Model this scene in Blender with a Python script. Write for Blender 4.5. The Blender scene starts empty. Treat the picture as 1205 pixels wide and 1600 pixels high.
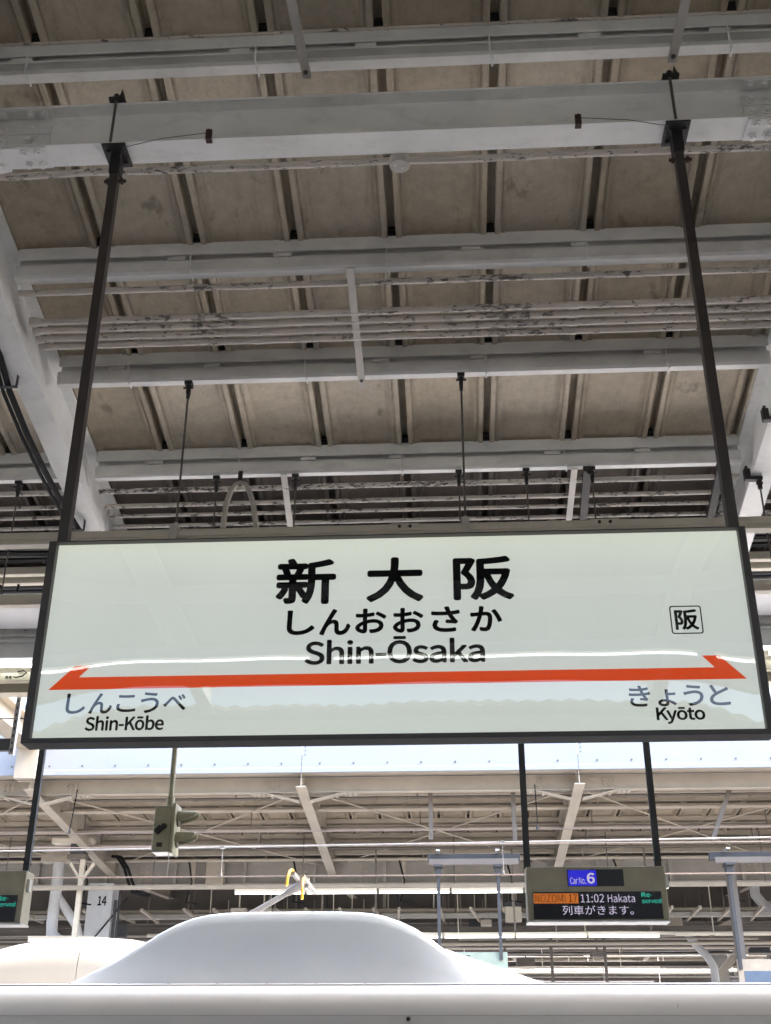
import bpy, bmesh, math, random
from mathutils import Vector, Matrix
random.seed(7)
S = bpy.context.scene
COL = S.collection
R = math.radians

# ------------------------------------------------------------------ camera
PITCH, YAW, ROLL = R(26.567), R(3.346), R(0.178)
cam_d = bpy.data.cameras.new('camera'); cam = bpy.data.objects.new('camera', cam_d); COL.objects.link(cam)
cam_d.sensor_fit = 'VERTICAL'; cam_d.sensor_height = 36.0; cam_d.lens = 1812.0/1600.0*36.0
cam_d.clip_start = 0.05; cam_d.clip_end = 3000
_fw = Vector((-math.sin(YAW)*math.cos(PITCH), math.cos(YAW)*math.cos(PITCH), math.sin(PITCH)))
_rt = Vector((math.cos(YAW), math.sin(YAW), 0)); _up = _rt.cross(_fw)
_r2 = _rt*math.cos(ROLL)+_up*math.sin(ROLL); _u2 = -_rt*math.sin(ROLL)+_up*math.cos(ROLL)
_m = Matrix((_r2, _u2, -_fw)).transposed().to_4x4(); _m.translation = Vector((0, 0, 1.6))
cam.matrix_world = _m
S.camera = cam

# ------------------------------------------------------------------ sky, sun, exposure
SUN_EL, SUN_AZ = R(53), R(91)          # azimuth measured from +Y towards +X
world = bpy.data.worlds.new('World'); S.world = world; world.use_nodes = True
wn = world.node_tree.nodes; wl = world.node_tree.links
sky = wn.new('ShaderNodeTexSky'); sky.sky_type = 'NISHITA'; sky.sun_disc = False
sky.sun_elevation = SUN_EL; sky.sun_rotation = SUN_AZ
sky.air_density = 1.0; sky.dust_density = 5.5; sky.ozone_density = 1.0
wn['Background'].inputs['Strength'].default_value = 0.15
wl.new(sky.outputs[0], wn['Background'].inputs['Color'])
sun_d = bpy.data.lights.new('sun', 'SUN'); sun_d.energy = 0.8; sun_d.angle = R(16); sun_d.color = (1, .95, .88)
sun = bpy.data.objects.new('sun', sun_d); COL.objects.link(sun)
_sd = Vector((math.sin(SUN_AZ)*math.cos(SUN_EL), math.cos(SUN_AZ)*math.cos(SUN_EL), math.sin(SUN_EL)))
sun.rotation_euler = _sd.to_track_quat('Z', 'Y').to_euler(); sun.location = (0, 14, 40)
vs = S.view_settings; vs.view_transform = 'Standard'; vs.look = 'None'; vs.gamma = 1.0; vs.use_curve_mapping = False
EXPO = 3.25
vs.exposure = EXPO
K = 2.0**(-EXPO)                       # for lit faces: emission that shows as its own colour at this exposure
S.cycles.use_denoising = True
S.cycles.max_bounces = 8; S.cycles.diffuse_bounces = 5; S.cycles.transparent_max_bounces = 12
S.cycles.sample_clamp_indirect = 8.0

PITCHX, SEAM0 = .546, .28              # roof sheets, seam to seam
# ------------------------------------------------------------------ materials
def nodes_of(name):
    m = bpy.data.materials.new(name); m.use_nodes = True
    nt = m.node_tree; b = nt.nodes['Principled BSDF']
    return m, nt, b
def noise(nt, scale, detail=5, rough=.6, stretch=None):
    g = nt.nodes.new('ShaderNodeNewGeometry'); n = nt.nodes.new('ShaderNodeTexNoise')
    n.inputs['Scale'].default_value = scale; n.inputs['Detail'].default_value = detail; n.inputs['Roughness'].default_value = rough
    src = g.outputs['Position']
    if stretch:
        mp = nt.nodes.new('ShaderNodeMapping'); mp.inputs['Scale'].default_value = stretch
        nt.links.new(src, mp.inputs['Vector']); src = mp.outputs['Vector']
    nt.links.new(src, n.inputs['Vector'])
    return n.outputs['Fac']
def ramp(nt, fac, stops):
    r = nt.nodes.new('ShaderNodeValToRGB'); e = r.color_ramp.elements
    while len(e) < len(stops): e.new(.5)
    for el, (p, c) in zip(e, stops): el.position = p; el.color = (*c, 1) if len(c) == 3 else c
    nt.links.new(fac, r.inputs[0]); return r.outputs[0]
def mul(nt, a, b, f=1.0):
    x = nt.nodes.new('ShaderNodeMix'); x.data_type = 'RGBA'; x.blend_type = 'MULTIPLY'; x.inputs[0].default_value = f
    nt.links.new(a, x.inputs[6]); nt.links.new(b, x.inputs[7]); return x.outputs[2]
def mixc(nt, fac, a, b):
    x = nt.nodes.new('ShaderNodeMix'); x.data_type = 'RGBA'
    nt.links.new(fac, x.inputs[0])
    for s, v in ((6, a), (7, b)):
        if isinstance(v, tuple): x.inputs[s].default_value = (*v, 1)
        else: nt.links.new(v, x.inputs[s])
    return x.outputs[2]
def bump(nt, b, fac, strength, dist=.002):
    n = nt.nodes.new('ShaderNodeBump'); n.inputs['Strength'].default_value = strength; n.inputs['Distance'].default_value = dist
    nt.links.new(fac, n.inputs['Height']); nt.links.new(n.outputs[0], b.inputs['Normal'])
def steel(name, col, rough=.5, var=.18, dirt=.35, dirtcol=(.16, .13, .10), peel=0.0, bmp=.25):
    """painted steel: tone drift, streaky grime, optional small chips of bare metal"""
    m, nt, b = nodes_of(name)
    lo = tuple(c*(1-var) for c in col); hi = tuple(min(.9, c*(1+var*.6)) for c in col)
    c = ramp(nt, noise(nt, 2.3, 6), [(.3, lo), (.7, hi)])
    g = ramp(nt, noise(nt, 9, 8, .75, (.5, 1, 1)), [(.52, (0, 0, 0)), (.78, (dirt,)*3)])
    c = mixc(nt, g, c, dirtcol)
    if peel:
        p = ramp(nt, noise(nt, 17, 9, .8), [(.62-peel, (0, 0, 0)), (.635-peel, (1, 1, 1))])
        c = mixc(nt, p, c, (.10, .085, .075))
    nt.links.new(c, b.inputs['Base Color']); b.inputs['Roughness'].default_value = rough
    bump(nt, b, noise(nt, 60, 4), bmp)
    return m
def peeling(name, col, under, amount=.5, scale=14, stretch=(.35, 1.6, 1.6)):
    m, nt, b = nodes_of(name)
    c = ramp(nt, noise(nt, 5, 5), [(.3, tuple(x*.8 for x in col)), (.7, col)])
    f0 = noise(nt, scale, 10, .72, stretch); f1 = noise(nt, 2.1, 3, .5)
    ad = nt.nodes.new('ShaderNodeMath'); ad.operation = 'MULTIPLY_ADD'; nt.links.new(f1, ad.inputs[0]); ad.inputs[1].default_value = .45; nt.links.new(f0, ad.inputs[2])
    sb = nt.nodes.new('ShaderNodeMath'); sb.operation = 'SUBTRACT'; nt.links.new(ad.outputs[0], sb.inputs[0]); sb.inputs[1].default_value = .225
    f = sb.outputs[0]
    p = ramp(nt, f, [(amount, (1, 1, 1)), (amount+.012, (0, 0, 0))])
    u = ramp(nt, noise(nt, 30, 5), [(.35, tuple(x*.55 for x in under)), (.7, under)])
    c = mixc(nt, p, c, u)
    nt.links.new(c, b.inputs['Base Color']); b.inputs['Roughness'].default_value = .65
    bump(nt, b, p, -.6, .003)
    return m
def plain(name, col, rough=.5, metal=0.0, var=.12, scale=8, bmp=.1, spec=.5):
    m, nt, b = nodes_of(name)
    c = ramp(nt, noise(nt, scale, 5), [(.3, tuple(x*(1-var) for x in col)), (.7, tuple(min(1, x*(1+var)) for x in col))])
    nt.links.new(c, b.inputs['Base Color']); b.inputs['Roughness'].default_value = rough; b.inputs['Metallic'].default_value = metal
    b.inputs['Specular IOR Level'].default_value = spec
    if bmp: bump(nt, b, noise(nt, 90, 3), bmp, .001)
    return m
def emit(name, col, strength):
    m, nt, b = nodes_of(name)
    b.inputs['Base Color'].default_value = (.02, .02, .02, 1); b.inputs['Roughness'].default_value = .4
    b.inputs['Emission Color'].default_value = (*col, 1); b.inputs['Emission Strength'].default_value = strength
    return m
def roofsheet(name, col, stain):
    m, nt, b = nodes_of(name)
    c = ramp(nt, noise(nt, 1.1, 7, .6), [(.28, tuple(x*.78 for x in col)), (.72, tuple(x*1.12 for x in col))])
    oi = nt.nodes.new('ShaderNodeObjectInfo'); c = mul(nt, c, ramp(nt, oi.outputs['Random'], [(0, (.72, .70, .67)), (.35, (1, 1, 1)), (.7, (.93, .94, .95)), (1, (.82, .82, .83))]))
    fine = ramp(nt, noise(nt, 16, 9, .75), [(.35, (.80, .79, .76)), (.6, (1, 1, 1))])
    c = mul(nt, c, fine)
    sp = ramp(nt, noise(nt, 7.5, 6, .62, (1, .6, 1)), [(.61, (0, 0, 0)), (.70, (.6,)*3)])
    c = mixc(nt, sp, c, stain)
    tc = nt.nodes.new('ShaderNodeTexCoord'); sx = nt.nodes.new('ShaderNodeSeparateXYZ'); nt.links.new(tc.outputs['Object'], sx.inputs[0])
    mr = nt.nodes.new('ShaderNodeMapRange'); mr.inputs[2].default_value = PITCHX; nt.links.new(sx.outputs['X'], mr.inputs[0])
    k = 1/PITCHX
    seam = ramp(nt, mr.outputs[0], [(0, (.6,)*3), (.024*k, (.1,)*3), (.054*k, (.05,)*3), (.064*k, (.75,)*3), (.082*k, (.35,)*3), (.12*k, (0, 0, 0)), (1-.12*k, (0, 0, 0)), (1-.082*k, (.35,)*3), (1-.064*k, (.75,)*3), (1-.054*k, (.05,)*3), (1-.024*k, (.1,)*3), (1, (.6,)*3)])
    seam = mul(nt, seam, ramp(nt, noise(nt, 6, 6, .7, (2, .5, 1)), [(.3, (.25,)*3), (.65, (1,)*3)]))
    c = mixc(nt, seam, c, stain)
    st = ramp(nt, noise(nt, 5, 7, .7, (5, .35, 1)), [(.55, (0, 0, 0)), (.8, (.45,)*3)])
    c = mixc(nt, st, c, stain)
    nt.links.new(c, b.inputs['Base Color']); b.inputs['Roughness'].default_value = .62
    bump(nt, b, noise(nt, 22, 6), .3, .003)
    return m
M = {}
M['grey'] = steel('grey painted steel', (.76, .77, .765), .5, dirt=.30)
M['beam'] = steel('pale grey beam paint', (.80, .81, .805), .42, var=.12, dirt=.32)
M['chip'] = steel('chipped grey paint', (.58, .57, .55), .55, dirt=.5, peel=.035)
M['strap'] = steel('pale strap paint', (.52, .50, .47), .55, dirt=.3, peel=.0)
M['eavecream'] = steel('darkened cream paint', (.36, .33, .26), .5, var=.08, dirt=.3)  # cream copy darkened to offset strong sky light at the eaves
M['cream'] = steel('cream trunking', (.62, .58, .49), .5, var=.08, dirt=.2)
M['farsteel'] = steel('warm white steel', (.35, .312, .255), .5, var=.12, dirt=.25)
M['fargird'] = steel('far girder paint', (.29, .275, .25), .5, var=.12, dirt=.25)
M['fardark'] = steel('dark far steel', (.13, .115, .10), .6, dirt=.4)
M['peel'] = peeling('peeling beige pipe paint', (.64, .59, .54), (.20, .19, .18), .415, 34, (.5, 1.2, 1.2))
M['peel2'] = peeling('peeling pale pipe paint', (.62, .58, .54), (.13, .12, .115), .435, 38, (.5, 1.2, 1.2))
M['sheet'] = roofsheet('beige roof sheet', (.62, .55, .44), (.18, .15, .115))
M['shadesheet'] = roofsheet('shade-toned roof sheet', (.13, .105, .09), (.05, .04, .035))  # shade of the roof recess put into the sheet colour
M['farrear'] = roofsheet('shade-toned brown sheet', (.20, .17, .14), (.08, .065, .05))  # dark interior of the far rear half put into the sheet colour
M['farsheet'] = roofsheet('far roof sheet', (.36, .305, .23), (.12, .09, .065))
M['black'] = plain('black bracket', (.022, .020, .020), .55)
M['bronze'] = plain('dark bronze frame', (.055, .047, .045), .42, .0)
M['darkgrey'] = plain('dark grey post', (.045, .05, .055), .5)
M['rod'] = plain('weathered rod', (.12, .11, .10), .5, .4)
M['rust'] = plain('rusty clamp', (.05, .03, .022), .8)
M['wire'] = plain('copper wire', (.16, .125, .11), .5, .0)
M['wire2'] = plain('bright cable', (.26, .27, .285), .5, .0)
M['galv'] = plain('galvanised channel', (.06, .063, .068), .7, .0, spec=.2)
M['rubber'] = plain('black cable sheath', (.010, .010, .011), .65, spec=.2)
M['hose'] = plain('grey flexible conduit', (.36, .335, .30), .6)
M['olive'] = plain('olive signal paint', (.34, .33, .23), .5)
M['oliveinner'] = plain('olive hood inside', (.10, .10, .07), .6)
M['housing'] = plain('olive beige housing', (.36, .335, .25), .45)
M['pgraph'] = plain('grey pantograph metal', (.20, .19, .175), .45, .3)
M['silver'] = plain('aluminium trim', (.6, .6, .58), .35, .5)
M['screen'] = plain('led screen', (.008, .009, .016), .3)
M['yellow'] = plain('yellow horn', (.62, .31, .02), .4)
M['train'] = plain('white train gloss', (.76, .75, .735), .16, var=.02, scale=2, bmp=0)
M['trainroof'] = steel('train roof', (.50, .49, .50), .4, var=.1, dirt=.6, dirtcol=(.25, .2, .17))
M['shroud'] = steel('bluish white shroud', (.66, .73, .81), .35, var=.03, dirt=.10, dirtcol=(.4, .38, .36), bmp=.03)  # blue cast of the sky is put into this base colour
M['fairing'] = steel('white fairing', (.46, .445, .42), .3, var=.03, dirt=.12)
M['fascia'] = plain('white fascia panel', (.25, .275, .315), .4, var=.03, scale=1.2, bmp=0)
M['white'] = plain('white column paint', (.46, .475, .49), .45, var=.05)
M['pvc'] = plain('white drain pipe', (.42, .425, .43), .4, var=.06)
M['concrete'] = plain('pale platform paving', (.54, .515, .47), .75, var=.15, scale=3)
M['addedpaving'] = plain('added dark paving', (.18, .174, .163), .85, var=.25, scale=6)
M['trackbed'] = plain('concrete track slab', (.20, .19, .18), .85, var=.2, scale=2)
M['addedballast'] = plain('added brown ballast', (.10, .085, .07), .95, var=.45, scale=25, bmp=.6)
M['rail'] = plain('rail steel', (.3, .27, .25), .35, .8)
M['facade'] = plain('distant facade', (.07, .06, .05), .7, var=.1, scale=.6)
M['blocking'] = plain('pale added wall', (.55, .55, .54), .7, var=.06, scale=.8)  # for the unseen wall added against rear light
M['glassdark'] = plain('dark window glass', (.035, .033, .03), .55, spec=.2)
M['tube'] = emit('lit fluorescent tube', (.95, 1.0, .95), 2.0)
M['tuberear'] = emit('lit fluorescent tube rear', (.95, 1.0, .95), 1.9)
M['tubefar'] = emit('lit fluorescent tube far', (.95, 1.0, .93), 1.2)
def led(name, col, strength, pitch=.0062):
    m, nt, b = nodes_of(name)
    b.inputs['Base Color'].default_value = (.01, .01, .012, 1); b.inputs['Roughness'].default_value = .4
    g = nt.nodes.new('ShaderNodeNewGeometry'); sp_ = nt.nodes.new('ShaderNodeSeparateXYZ'); nt.links.new(g.outputs['Position'], sp_.inputs[0])
    outs = []
    for ax in ('X', 'Z'):
        a = nt.nodes.new('ShaderNodeMath'); a.operation = 'MULTIPLY'; a.inputs[1].default_value = math.pi/pitch; nt.links.new(sp_.outputs[ax], a.inputs[0])
        c = nt.nodes.new('ShaderNodeMath'); c.operation = 'SINE'; nt.links.new(a.outputs[0], c.inputs[0])
        d = nt.nodes.new('ShaderNodeMath'); d.operation = 'ABSOLUTE'; nt.links.new(c.outputs[0], d.inputs[0]); outs.append(d.outputs[0])
    p = nt.nodes.new('ShaderNodeMath'); p.operation = 'MULTIPLY'; nt.links.new(outs[0], p.inputs[0]); nt.links.new(outs[1], p.inputs[1])
    q = nt.nodes.new('ShaderNodeMath'); q.operation = 'MULTIPLY_ADD'; q.inputs[1].default_value = strength*1.9; q.inputs[2].default_value = strength*.12; nt.links.new(p.outputs[0], q.inputs[0])
    b.inputs['Emission Color'].default_value = (*col, 1); nt.links.new(q.outputs[0], b.inputs['Emission Strength'])
    return m
M['ledblue'] = led('led blue', (.03, .03, .9), .7*K)
M['ledwhite'] = led('led white', (.85, .76, 1), .72*K)
M['ledorange'] = led('led orange', (1, .26, .03), .55*K)
M['leddark'] = led('led off letters', (.12, .025, .004), .4*K)
M['ledcyan'] = led('led cyan', (.05, .85, .62), .75*K)
M['print'] = plain('black print', (.012, .012, .014), .6, var=0, bmp=0, spec=0)
M['redprint'] = None
M['signboard'] = plain('pale green board', (.27, .33, .27), .4)
M['creamboard'] = plain('cream board', (.36, .31, .24), .4)
M['blueboard'] = plain('blue grey board', (.085, .12, .17), .4)
# backlit acrylic of the station sign, slightly uneven as the tubes behind it are
def backlit(name, stops, z0, z1, strength, base):
    m, nt, b = nodes_of(name)
    g = nt.nodes.new('ShaderNodeNewGeometry'); sp = nt.nodes.new('ShaderNodeSeparateXYZ'); nt.links.new(g.outputs['Position'], sp.inputs[0])
    mr = nt.nodes.new('ShaderNodeMapRange'); mr.inputs[1].default_value = z0; mr.inputs[2].default_value = z1
    nt.links.new(sp.outputs['Z'], mr.inputs[0])
    c = ramp(nt, mr.outputs[0], stops)
    v = ramp(nt, noise(nt, 1.4, 2), [(.3, (.93, .93, .93)), (.7, (1, 1, 1))])
    c = mul(nt, c, v)
    nt.links.new(c, b.inputs['Emission Color']); b.inputs['Emission Strength'].default_value = strength
    b.inputs['Base Color'].default_value = (*base, 1); b.inputs['Roughness'].default_value = .6; b.inputs['Specular IOR Level'].default_value = 0
    return m
M['lit'] = backlit('backlit sign acrylic', [(0, (.57, .61, .56)), (.35, (.54, .575, .55)), (.8, (.57, .60, .55)), (1, (.65, .68, .585))], 2.72, 3.49, .93*K, (.25, .28, .26))
M['redprint'] = backlit('backlit red print', [(0, (.62, .066, .011)), (1, (.62, .066, .011))], 2.7, 3.5, .85*K, (.25, .02, .01))
m, nt, b = nodes_of('clear acrylic cover')
nt.nodes.remove(b)
tr = nt.nodes.new('ShaderNodeBsdfTransparent'); gl = nt.nodes.new('ShaderNodeBsdfGlossy'); gl.inputs['Roughness'].default_value = 0.0
fr = nt.nodes.new('ShaderNodeFresnel'); fr.inputs['IOR'].default_value = 1.585
mx = nt.nodes.new('ShaderNodeMixShader'); nt.links.new(fr.outputs[0], mx.inputs[0]); nt.links.new(tr.outputs[0], mx.inputs[1]); nt.links.new(gl.outputs[0], mx.inputs[2])
nt.links.new(mx.outputs[0], nt.nodes['Material Output'].inputs[0])
M['clear'] = m

# ------------------------------------------------------------------ mesh helpers
class MB:
    def __init__(s): s.v = []; s.f = []; s.smooth = False
    def add(s, vs, fs):
        o = len(s.v); s.v += [tuple(v) for v in vs]; s.f += [tuple(i+o for i in f) for f in fs]; return s
    def box(s, x0, x1, y0, y1, z0, z1):
        return s.add([(x0,y0,z0),(x1,y0,z0),(x1,y1,z0),(x0,y1,z0),(x0,y0,z1),(x1,y0,z1),(x1,y1,z1),(x0,y1,z1)],
                     [(0,3,2,1),(4,5,6,7),(0,1,5,4),(1,2,6,5),(2,3,7,6),(3,0,4,7)])
    def cbox(s, x0, x1, y0, y1, z0, z1, c=.004):
        """box with chamfered edges parallel to X"""
        pr = [(y0+c,z0),(y1-c,z0),(y1,z0+c),(y1,z1-c),(y1-c,z1),(y0+c,z1),(y0,z1-c),(y0,z0+c)]
        return s.prism(pr, 'X', x0, x1)
    def prism(s, pr, axis, a, b):
        n = len(pr)
        P = {'X': lambda p, t: (t, p[0], p[1]), 'Y': lambda p, t: (p[0], t, p[1]), 'Z': lambda p, t: (p[0], p[1], t)}[axis]
        vs = [P(p, a) for p in pr]+[P(p, b) for p in pr]
        fs = [tuple(range(n)), tuple(range(2*n-1, n-1, -1))]+[(i, i+n, (i+1) % n+n, (i+1) % n) for i in range(n)]
        return s.add(vs, fs)
    def tube(s, p0, p1, r, n=8, r1=None):
        p0 = Vector(p0); p1 = Vector(p1); d = (p1-p0).normalized(); r1 = r if r1 is None else r1
        u = d.cross(Vector((0, 0, 1)) if abs(d.z) < .9 else Vector((1, 0, 0))).normalized(); w = d.cross(u)
        vs = []
        for p, q in ((p0, r), (p1, r1)):
            for i in range(n):
                a = 2*math.pi*i/n; vs.append(p+u*math.cos(a)*q+w*math.sin(a)*q)
        return s.add(vs, [tuple(range(n-1, -1, -1)), tuple(range(n, 2*n))]+[(i, (i+1) % n, (i+1) % n+n, i+n) for i in range(n)])
    def path(s, pts, r, n=8):
        pts = [Vector(p) for p in pts]; rings = []
        ref = Vector((0, 0, 1))
        for i, p in enumerate(pts):
            d = (pts[min(i+1, len(pts)-1)]-pts[max(i-1, 0)]).normalized()
            q = ref if abs(d.dot(ref)) < .95 else Vector((1, 0, 0))
            if i and abs(d.dot(ref)) >= .95: pass
            u = d.cross(q).normalized(); w = d.cross(u)
            if rings:
                pu = rings[-1][1]; u = (pu-d*pu.dot(d)).normalized(); w = d.cross(u)
            rings.append(([p+u*math.cos(2*math.pi*k/n)*r+w*math.sin(2*math.pi*k/n)*r for k in range(n)], u))
        vs = [v for rg, _ in rings for v in rg]; fs = []
        for i in range(len(pts)-1):
            for k in range(n): fs.append((i*n+k, i*n+(k+1) % n, (i+1)*n+(k+1) % n, (i+1)*n+k))
        fs += [tuple(range(n-1, -1, -1)), tuple(range((len(pts)-1)*n, len(pts)*n))]
        return s.add(vs, fs)
    def bar(s, p0, p1, w, h, up=(0, 0, 1)):
        """rectangular bar from p0 to p1, w across, h along up"""
        p0 = Vector(p0); p1 = Vector(p1); d = (p1-p0).normalized(); u = d.cross(Vector(up)).normalized(); q = u.cross(d)
        vs = []
        for p in (p0, p1):
            for a, b in ((-1,-1),(1,-1),(1,1),(-1,1)): vs.append(p+u*a*w/2+q*b*h/2)
        return s.add(vs, [(3,2,1,0),(4,5,6,7),(0,1,5,4),(1,2,6,5),(2,3,7,6),(3,0,4,7)])
    def hbeam(s, p0, p1, w, h, tf=.014, tw=.01):
        """H section; p0 / p1 on the underside of the bottom flange"""
        p0 = Vector(p0); p1 = Vector(p1); up = Vector((0, 0, 1))
        d = (p1-p0).normalized(); u = d.cross(up).normalized(); q = u.cross(d)
        pr = [(-w/2,0),(w/2,0),(w/2,tf),(tw/2,tf),(tw/2,h-tf),(w/2,h-tf),(w/2,h),(-w/2,h),(-w/2,h-tf),(-tw/2,h-tf),(-tw/2,tf),(-w/2,tf)]
        n = 12; vs = [p+u*a+q*b for p in (p0, p1) for a, b in pr]
        # end caps as three quads each
        caps = [(0,1,2,11),(10,3,4,9),(8,5,6,7),(2,3,10,11),(4,5,8,9)]
        fs = [tuple(reversed(c)) for c in caps]+[tuple(i+n for i in c) for c in caps]
        fs += [(i, (i+1) % n, (i+1) % n+n, i+n) for i in range(n)]
        return s.add(vs, fs)
    def mesh(s, name, org=(0, 0, 0)):
        me = bpy.data.meshes.new(name); o = Vector(org)
        me.from_pydata([Vector(v)-o for v in s.v], [], s.f); me.validate()
        bm = bmesh.new(); bm.from_mesh(me); bmesh.ops.recalc_face_normals(bm, faces=bm.faces); bm.to_mesh(me); bm.free()
        return me
def wloc(o):
    v = Vector((0, 0, 0))
    while o: v = v+o.location; o = o.parent
    return v
def tag(o, label=None, cat=None, group=None, kind=None):
    if label: o['label'] = label
    if cat: o['category'] = cat
    if group: o['group'] = group
    if kind: o['kind'] = kind
    return o
def obj(name, mb, mat, parent=None, smooth=False, org=None, bevel=0):
    if org is None: org = wloc(parent) if parent else Vector(mb.v[0]) if False else Vector((0, 0, 0))
    me = mb.mesh(name, org) if isinstance(mb, MB) else mb
    o = bpy.data.objects.new(name, me); COL.objects.link(o)
    if parent: o.parent = parent; o.location = Vector(org)-wloc(parent)
    else: o.location = org
    if not me.materials: me.materials.append(M[mat] if isinstance(mat, str) else mat)
    if smooth:
        for p in me.polygons: p.use_smooth = True
        try: me.set_sharp_from_angle(angle=R(35))
        except Exception: pass
    if bevel:
        bv = o.modifiers.new('bevel', 'BEVEL'); bv.width = bevel; bv.segments = 2; bv.limit_method = 'ANGLE'
    return o
def inst(name, me, parent, world, rot=None):
    o = bpy.data.objects.new(name, me); COL.objects.link(o); o.parent = parent
    o.location = Vector(world)-(wloc(parent) if parent else Vector((0, 0, 0)))
    if rot: o.rotation_euler = rot
    return o
def thing(name, label, cat, loc=(0, 0, 0), group=None):
    o = bpy.data.objects.new(name, None); COL.objects.link(o); o.location = loc; o.empty_display_size = .2
    return tag(o, label, cat, group)
def shared(mb, name, mat):
    me = mb.mesh(name); me.materials.append(M[mat]); return me
try:                                   # the plain sans that ships inside Blender
    SANS = bpy.data.fonts.load(bpy.utils.system_resource('DATAFILES', path='fonts')+'/Noto Sans CJK Regular.woff2')
except Exception:
    SANS = None
def text_mesh(body, box, y, name, mat, parent, bold=.0, fat=0.0):
    """lettering fitted to box = (x0, x1, z0, z1), facing -Y"""
    cu = bpy.data.curves.new(name, 'FONT'); cu.body = body; cu.size = 1; cu.offset = bold; cu.resolution_u = 4; cu.extrude = 0
    if SANS: cu.font = SANS
    if len(body) > 3 and name == 'roman_name': cu.space_character = .97
    t = bpy.data.objects.new('tmp', cu); COL.objects.link(t)
    bpy.context.view_layer.update()
    dg = bpy.context.evaluated_depsgraph_get(); me = bpy.data.meshes.new_from_object(t.evaluated_get(dg))
    bpy.data.objects.remove(t)
    xs = [v.co.x for v in me.vertices]; ys = [v.co.y for v in me.vertices]
    x0, x1, z0, z1 = box[0]+fat, box[1]-fat, box[2]+fat, box[3]-fat; ax, bx, ay, by = min(xs), max(xs), min(ys), max(ys)
    org = wloc(parent)
    for v in me.vertices:
        v.co = Vector((x0+(v.co.x-ax)/(bx-ax)*(x1-x0), y, z0+(v.co.y-ay)/(by-ay)*(z1-z0)))-org
    if fat:                            # heavier weight: the outline swept round a small circle
        b_ = MB(); base = [v.co.copy() for v in me.vertices]; fcs = [tuple(p.vertices) for p in me.polygons]
        for k in range(9):
            dx, dz = (0, 0) if k == 8 else (fat*math.cos(k*math.pi/4), fat*math.sin(k*math.pi/4))
            b_.add([(v.x*(1-0)+dx, v.y-.00006*k, v.z+dz) for v in base], fcs)
        me = bpy.data.meshes.new(name); me.from_pydata(b_.v, [], b_.f)
    me.materials.clear(); me.materials.append(M[mat])
    o = bpy.data.objects.new(name, me); COL.objects.link(o); o.parent = parent
    return o

# ------------------------------------------------------------------ ground, platforms, tracks
tag(obj('ground', MB().box(-400, 400, -300, 900, -2.2, -1.5), 'trackbed'), kind='structure')
def platform(y0, y1, x=90):
    tag(obj('platform', MB().box(-x, x, y0, y1, -1.49, 0).box(-x, x, y0-.12, y0+.5, 0.004, .03).box(-x, x, y1-.5, y1+.12, 0.004, .03), 'concrete'), kind='structure')
platform(-3.4, 8.45); tag(obj('added_paving', MB().box(-90, 90, -2.4, 5.6, .004, .02), 'addedpaving'), kind='structure'); platform(18.4, 29.6); platform(39.4, 50.5); platform(-24, -13.2)  # dark paving, unseen, added to weaken bounce onto near beam faces
tag(obj('added_ballast_bed', MB().box(-90, 90, -13.1, -3.6, -1.499, -1.47), 'addedballast'), kind='structure')  # dark bed, unseen, added to cut light from the rear
for yc in (10.3, 14.9, -5.4, -10.4, 31.6, 36.4):
    for dy in (-.72, .72):
        tag(obj('rail', MB().box(-90, 90, yc+dy-.035, yc+dy+.035, -1.49, -1.25), 'rail'), kind='structure')

# ------------------------------------------------------------------ canopies
GX = [-15.89, -11.41, -6.93, -2.45, 2.03, 6.51, 10.99]     # girder lines, 4.48 m apart
def sheet_mesh(name, L, slope, mat):
    """one roof sheet from seam to seam, running L along +Y and dropping by slope; z = 0 at its start, underside"""
    p = PITCHX
    g = .021
    half = [(0, .066), (g, .066), (g+.002, -.014), (.028, -.018), (.048, -.018), (.053, -.013), (.060, -.004), (.066, -.009), (.080, -.009), (.087, .002), (.102, .017), (.114, .021)]
    prof = half+[(p-x, z) for x, z in reversed(half)]
    prof2 = [(x, max(z+.012, .03)) for x, z in prof]
    n = len(prof); vs = []; fs = []
    for yy in (0, L):
        for x, z in prof: vs.append((x, yy, z-slope*yy))
        for x, z in prof2: vs.append((x, yy, z-slope*yy))
    for i in range(n-1):
        fs.append((i, i+1, 2*n+i+1, 2*n+i)); fs.append((n+i, 3*n+i, 3*n+i+1, n+i+1))
        fs.append((i, n+i, n+i+1, i+1)); fs.append((2*n+i, 2*n+i+1, 3*n+i+1, 3*n+i))
    me = MB().add(vs, fs).mesh(name); me.materials.append(M[mat]); return me
def purlin_mesh(L, mat, open_face=False):
    """upper angle, gap, lower channel; near face at y = 0, roof contact at z = 0"""
    b = MB()
    b.prism([(.0,-.078),(.004,-.082),(.012,-.078),(.012,-.004),(.05,-.004),(.05,0),(0,0)], 'X', 0, L)
    b.box(0, L, .0505, .0545, -.1165, 0)
    if open_face:
        b.prism([(0,-.115),(0,-.128),(.006,-.128),(.006,-.121),(.05,-.121),(.05,-.197),(.006,-.197),(.006,-.185),(0,-.185),(0,-.203),(.056,-.203),(.056,-.115)], 'X', 0, L)
    else:
        b.prism([(.0,-.120),(.0,-.190),(.012,-.205),(.060,-.205),(.060,-.117),(.056,-.117),(.056,-.199),(.014,-.199),(.006,-.188),(.006,-.120)], 'X', 0, L)
    me = b.mesh('purlin'); me.materials.append(M[mat]); return me
GW = .145
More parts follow.
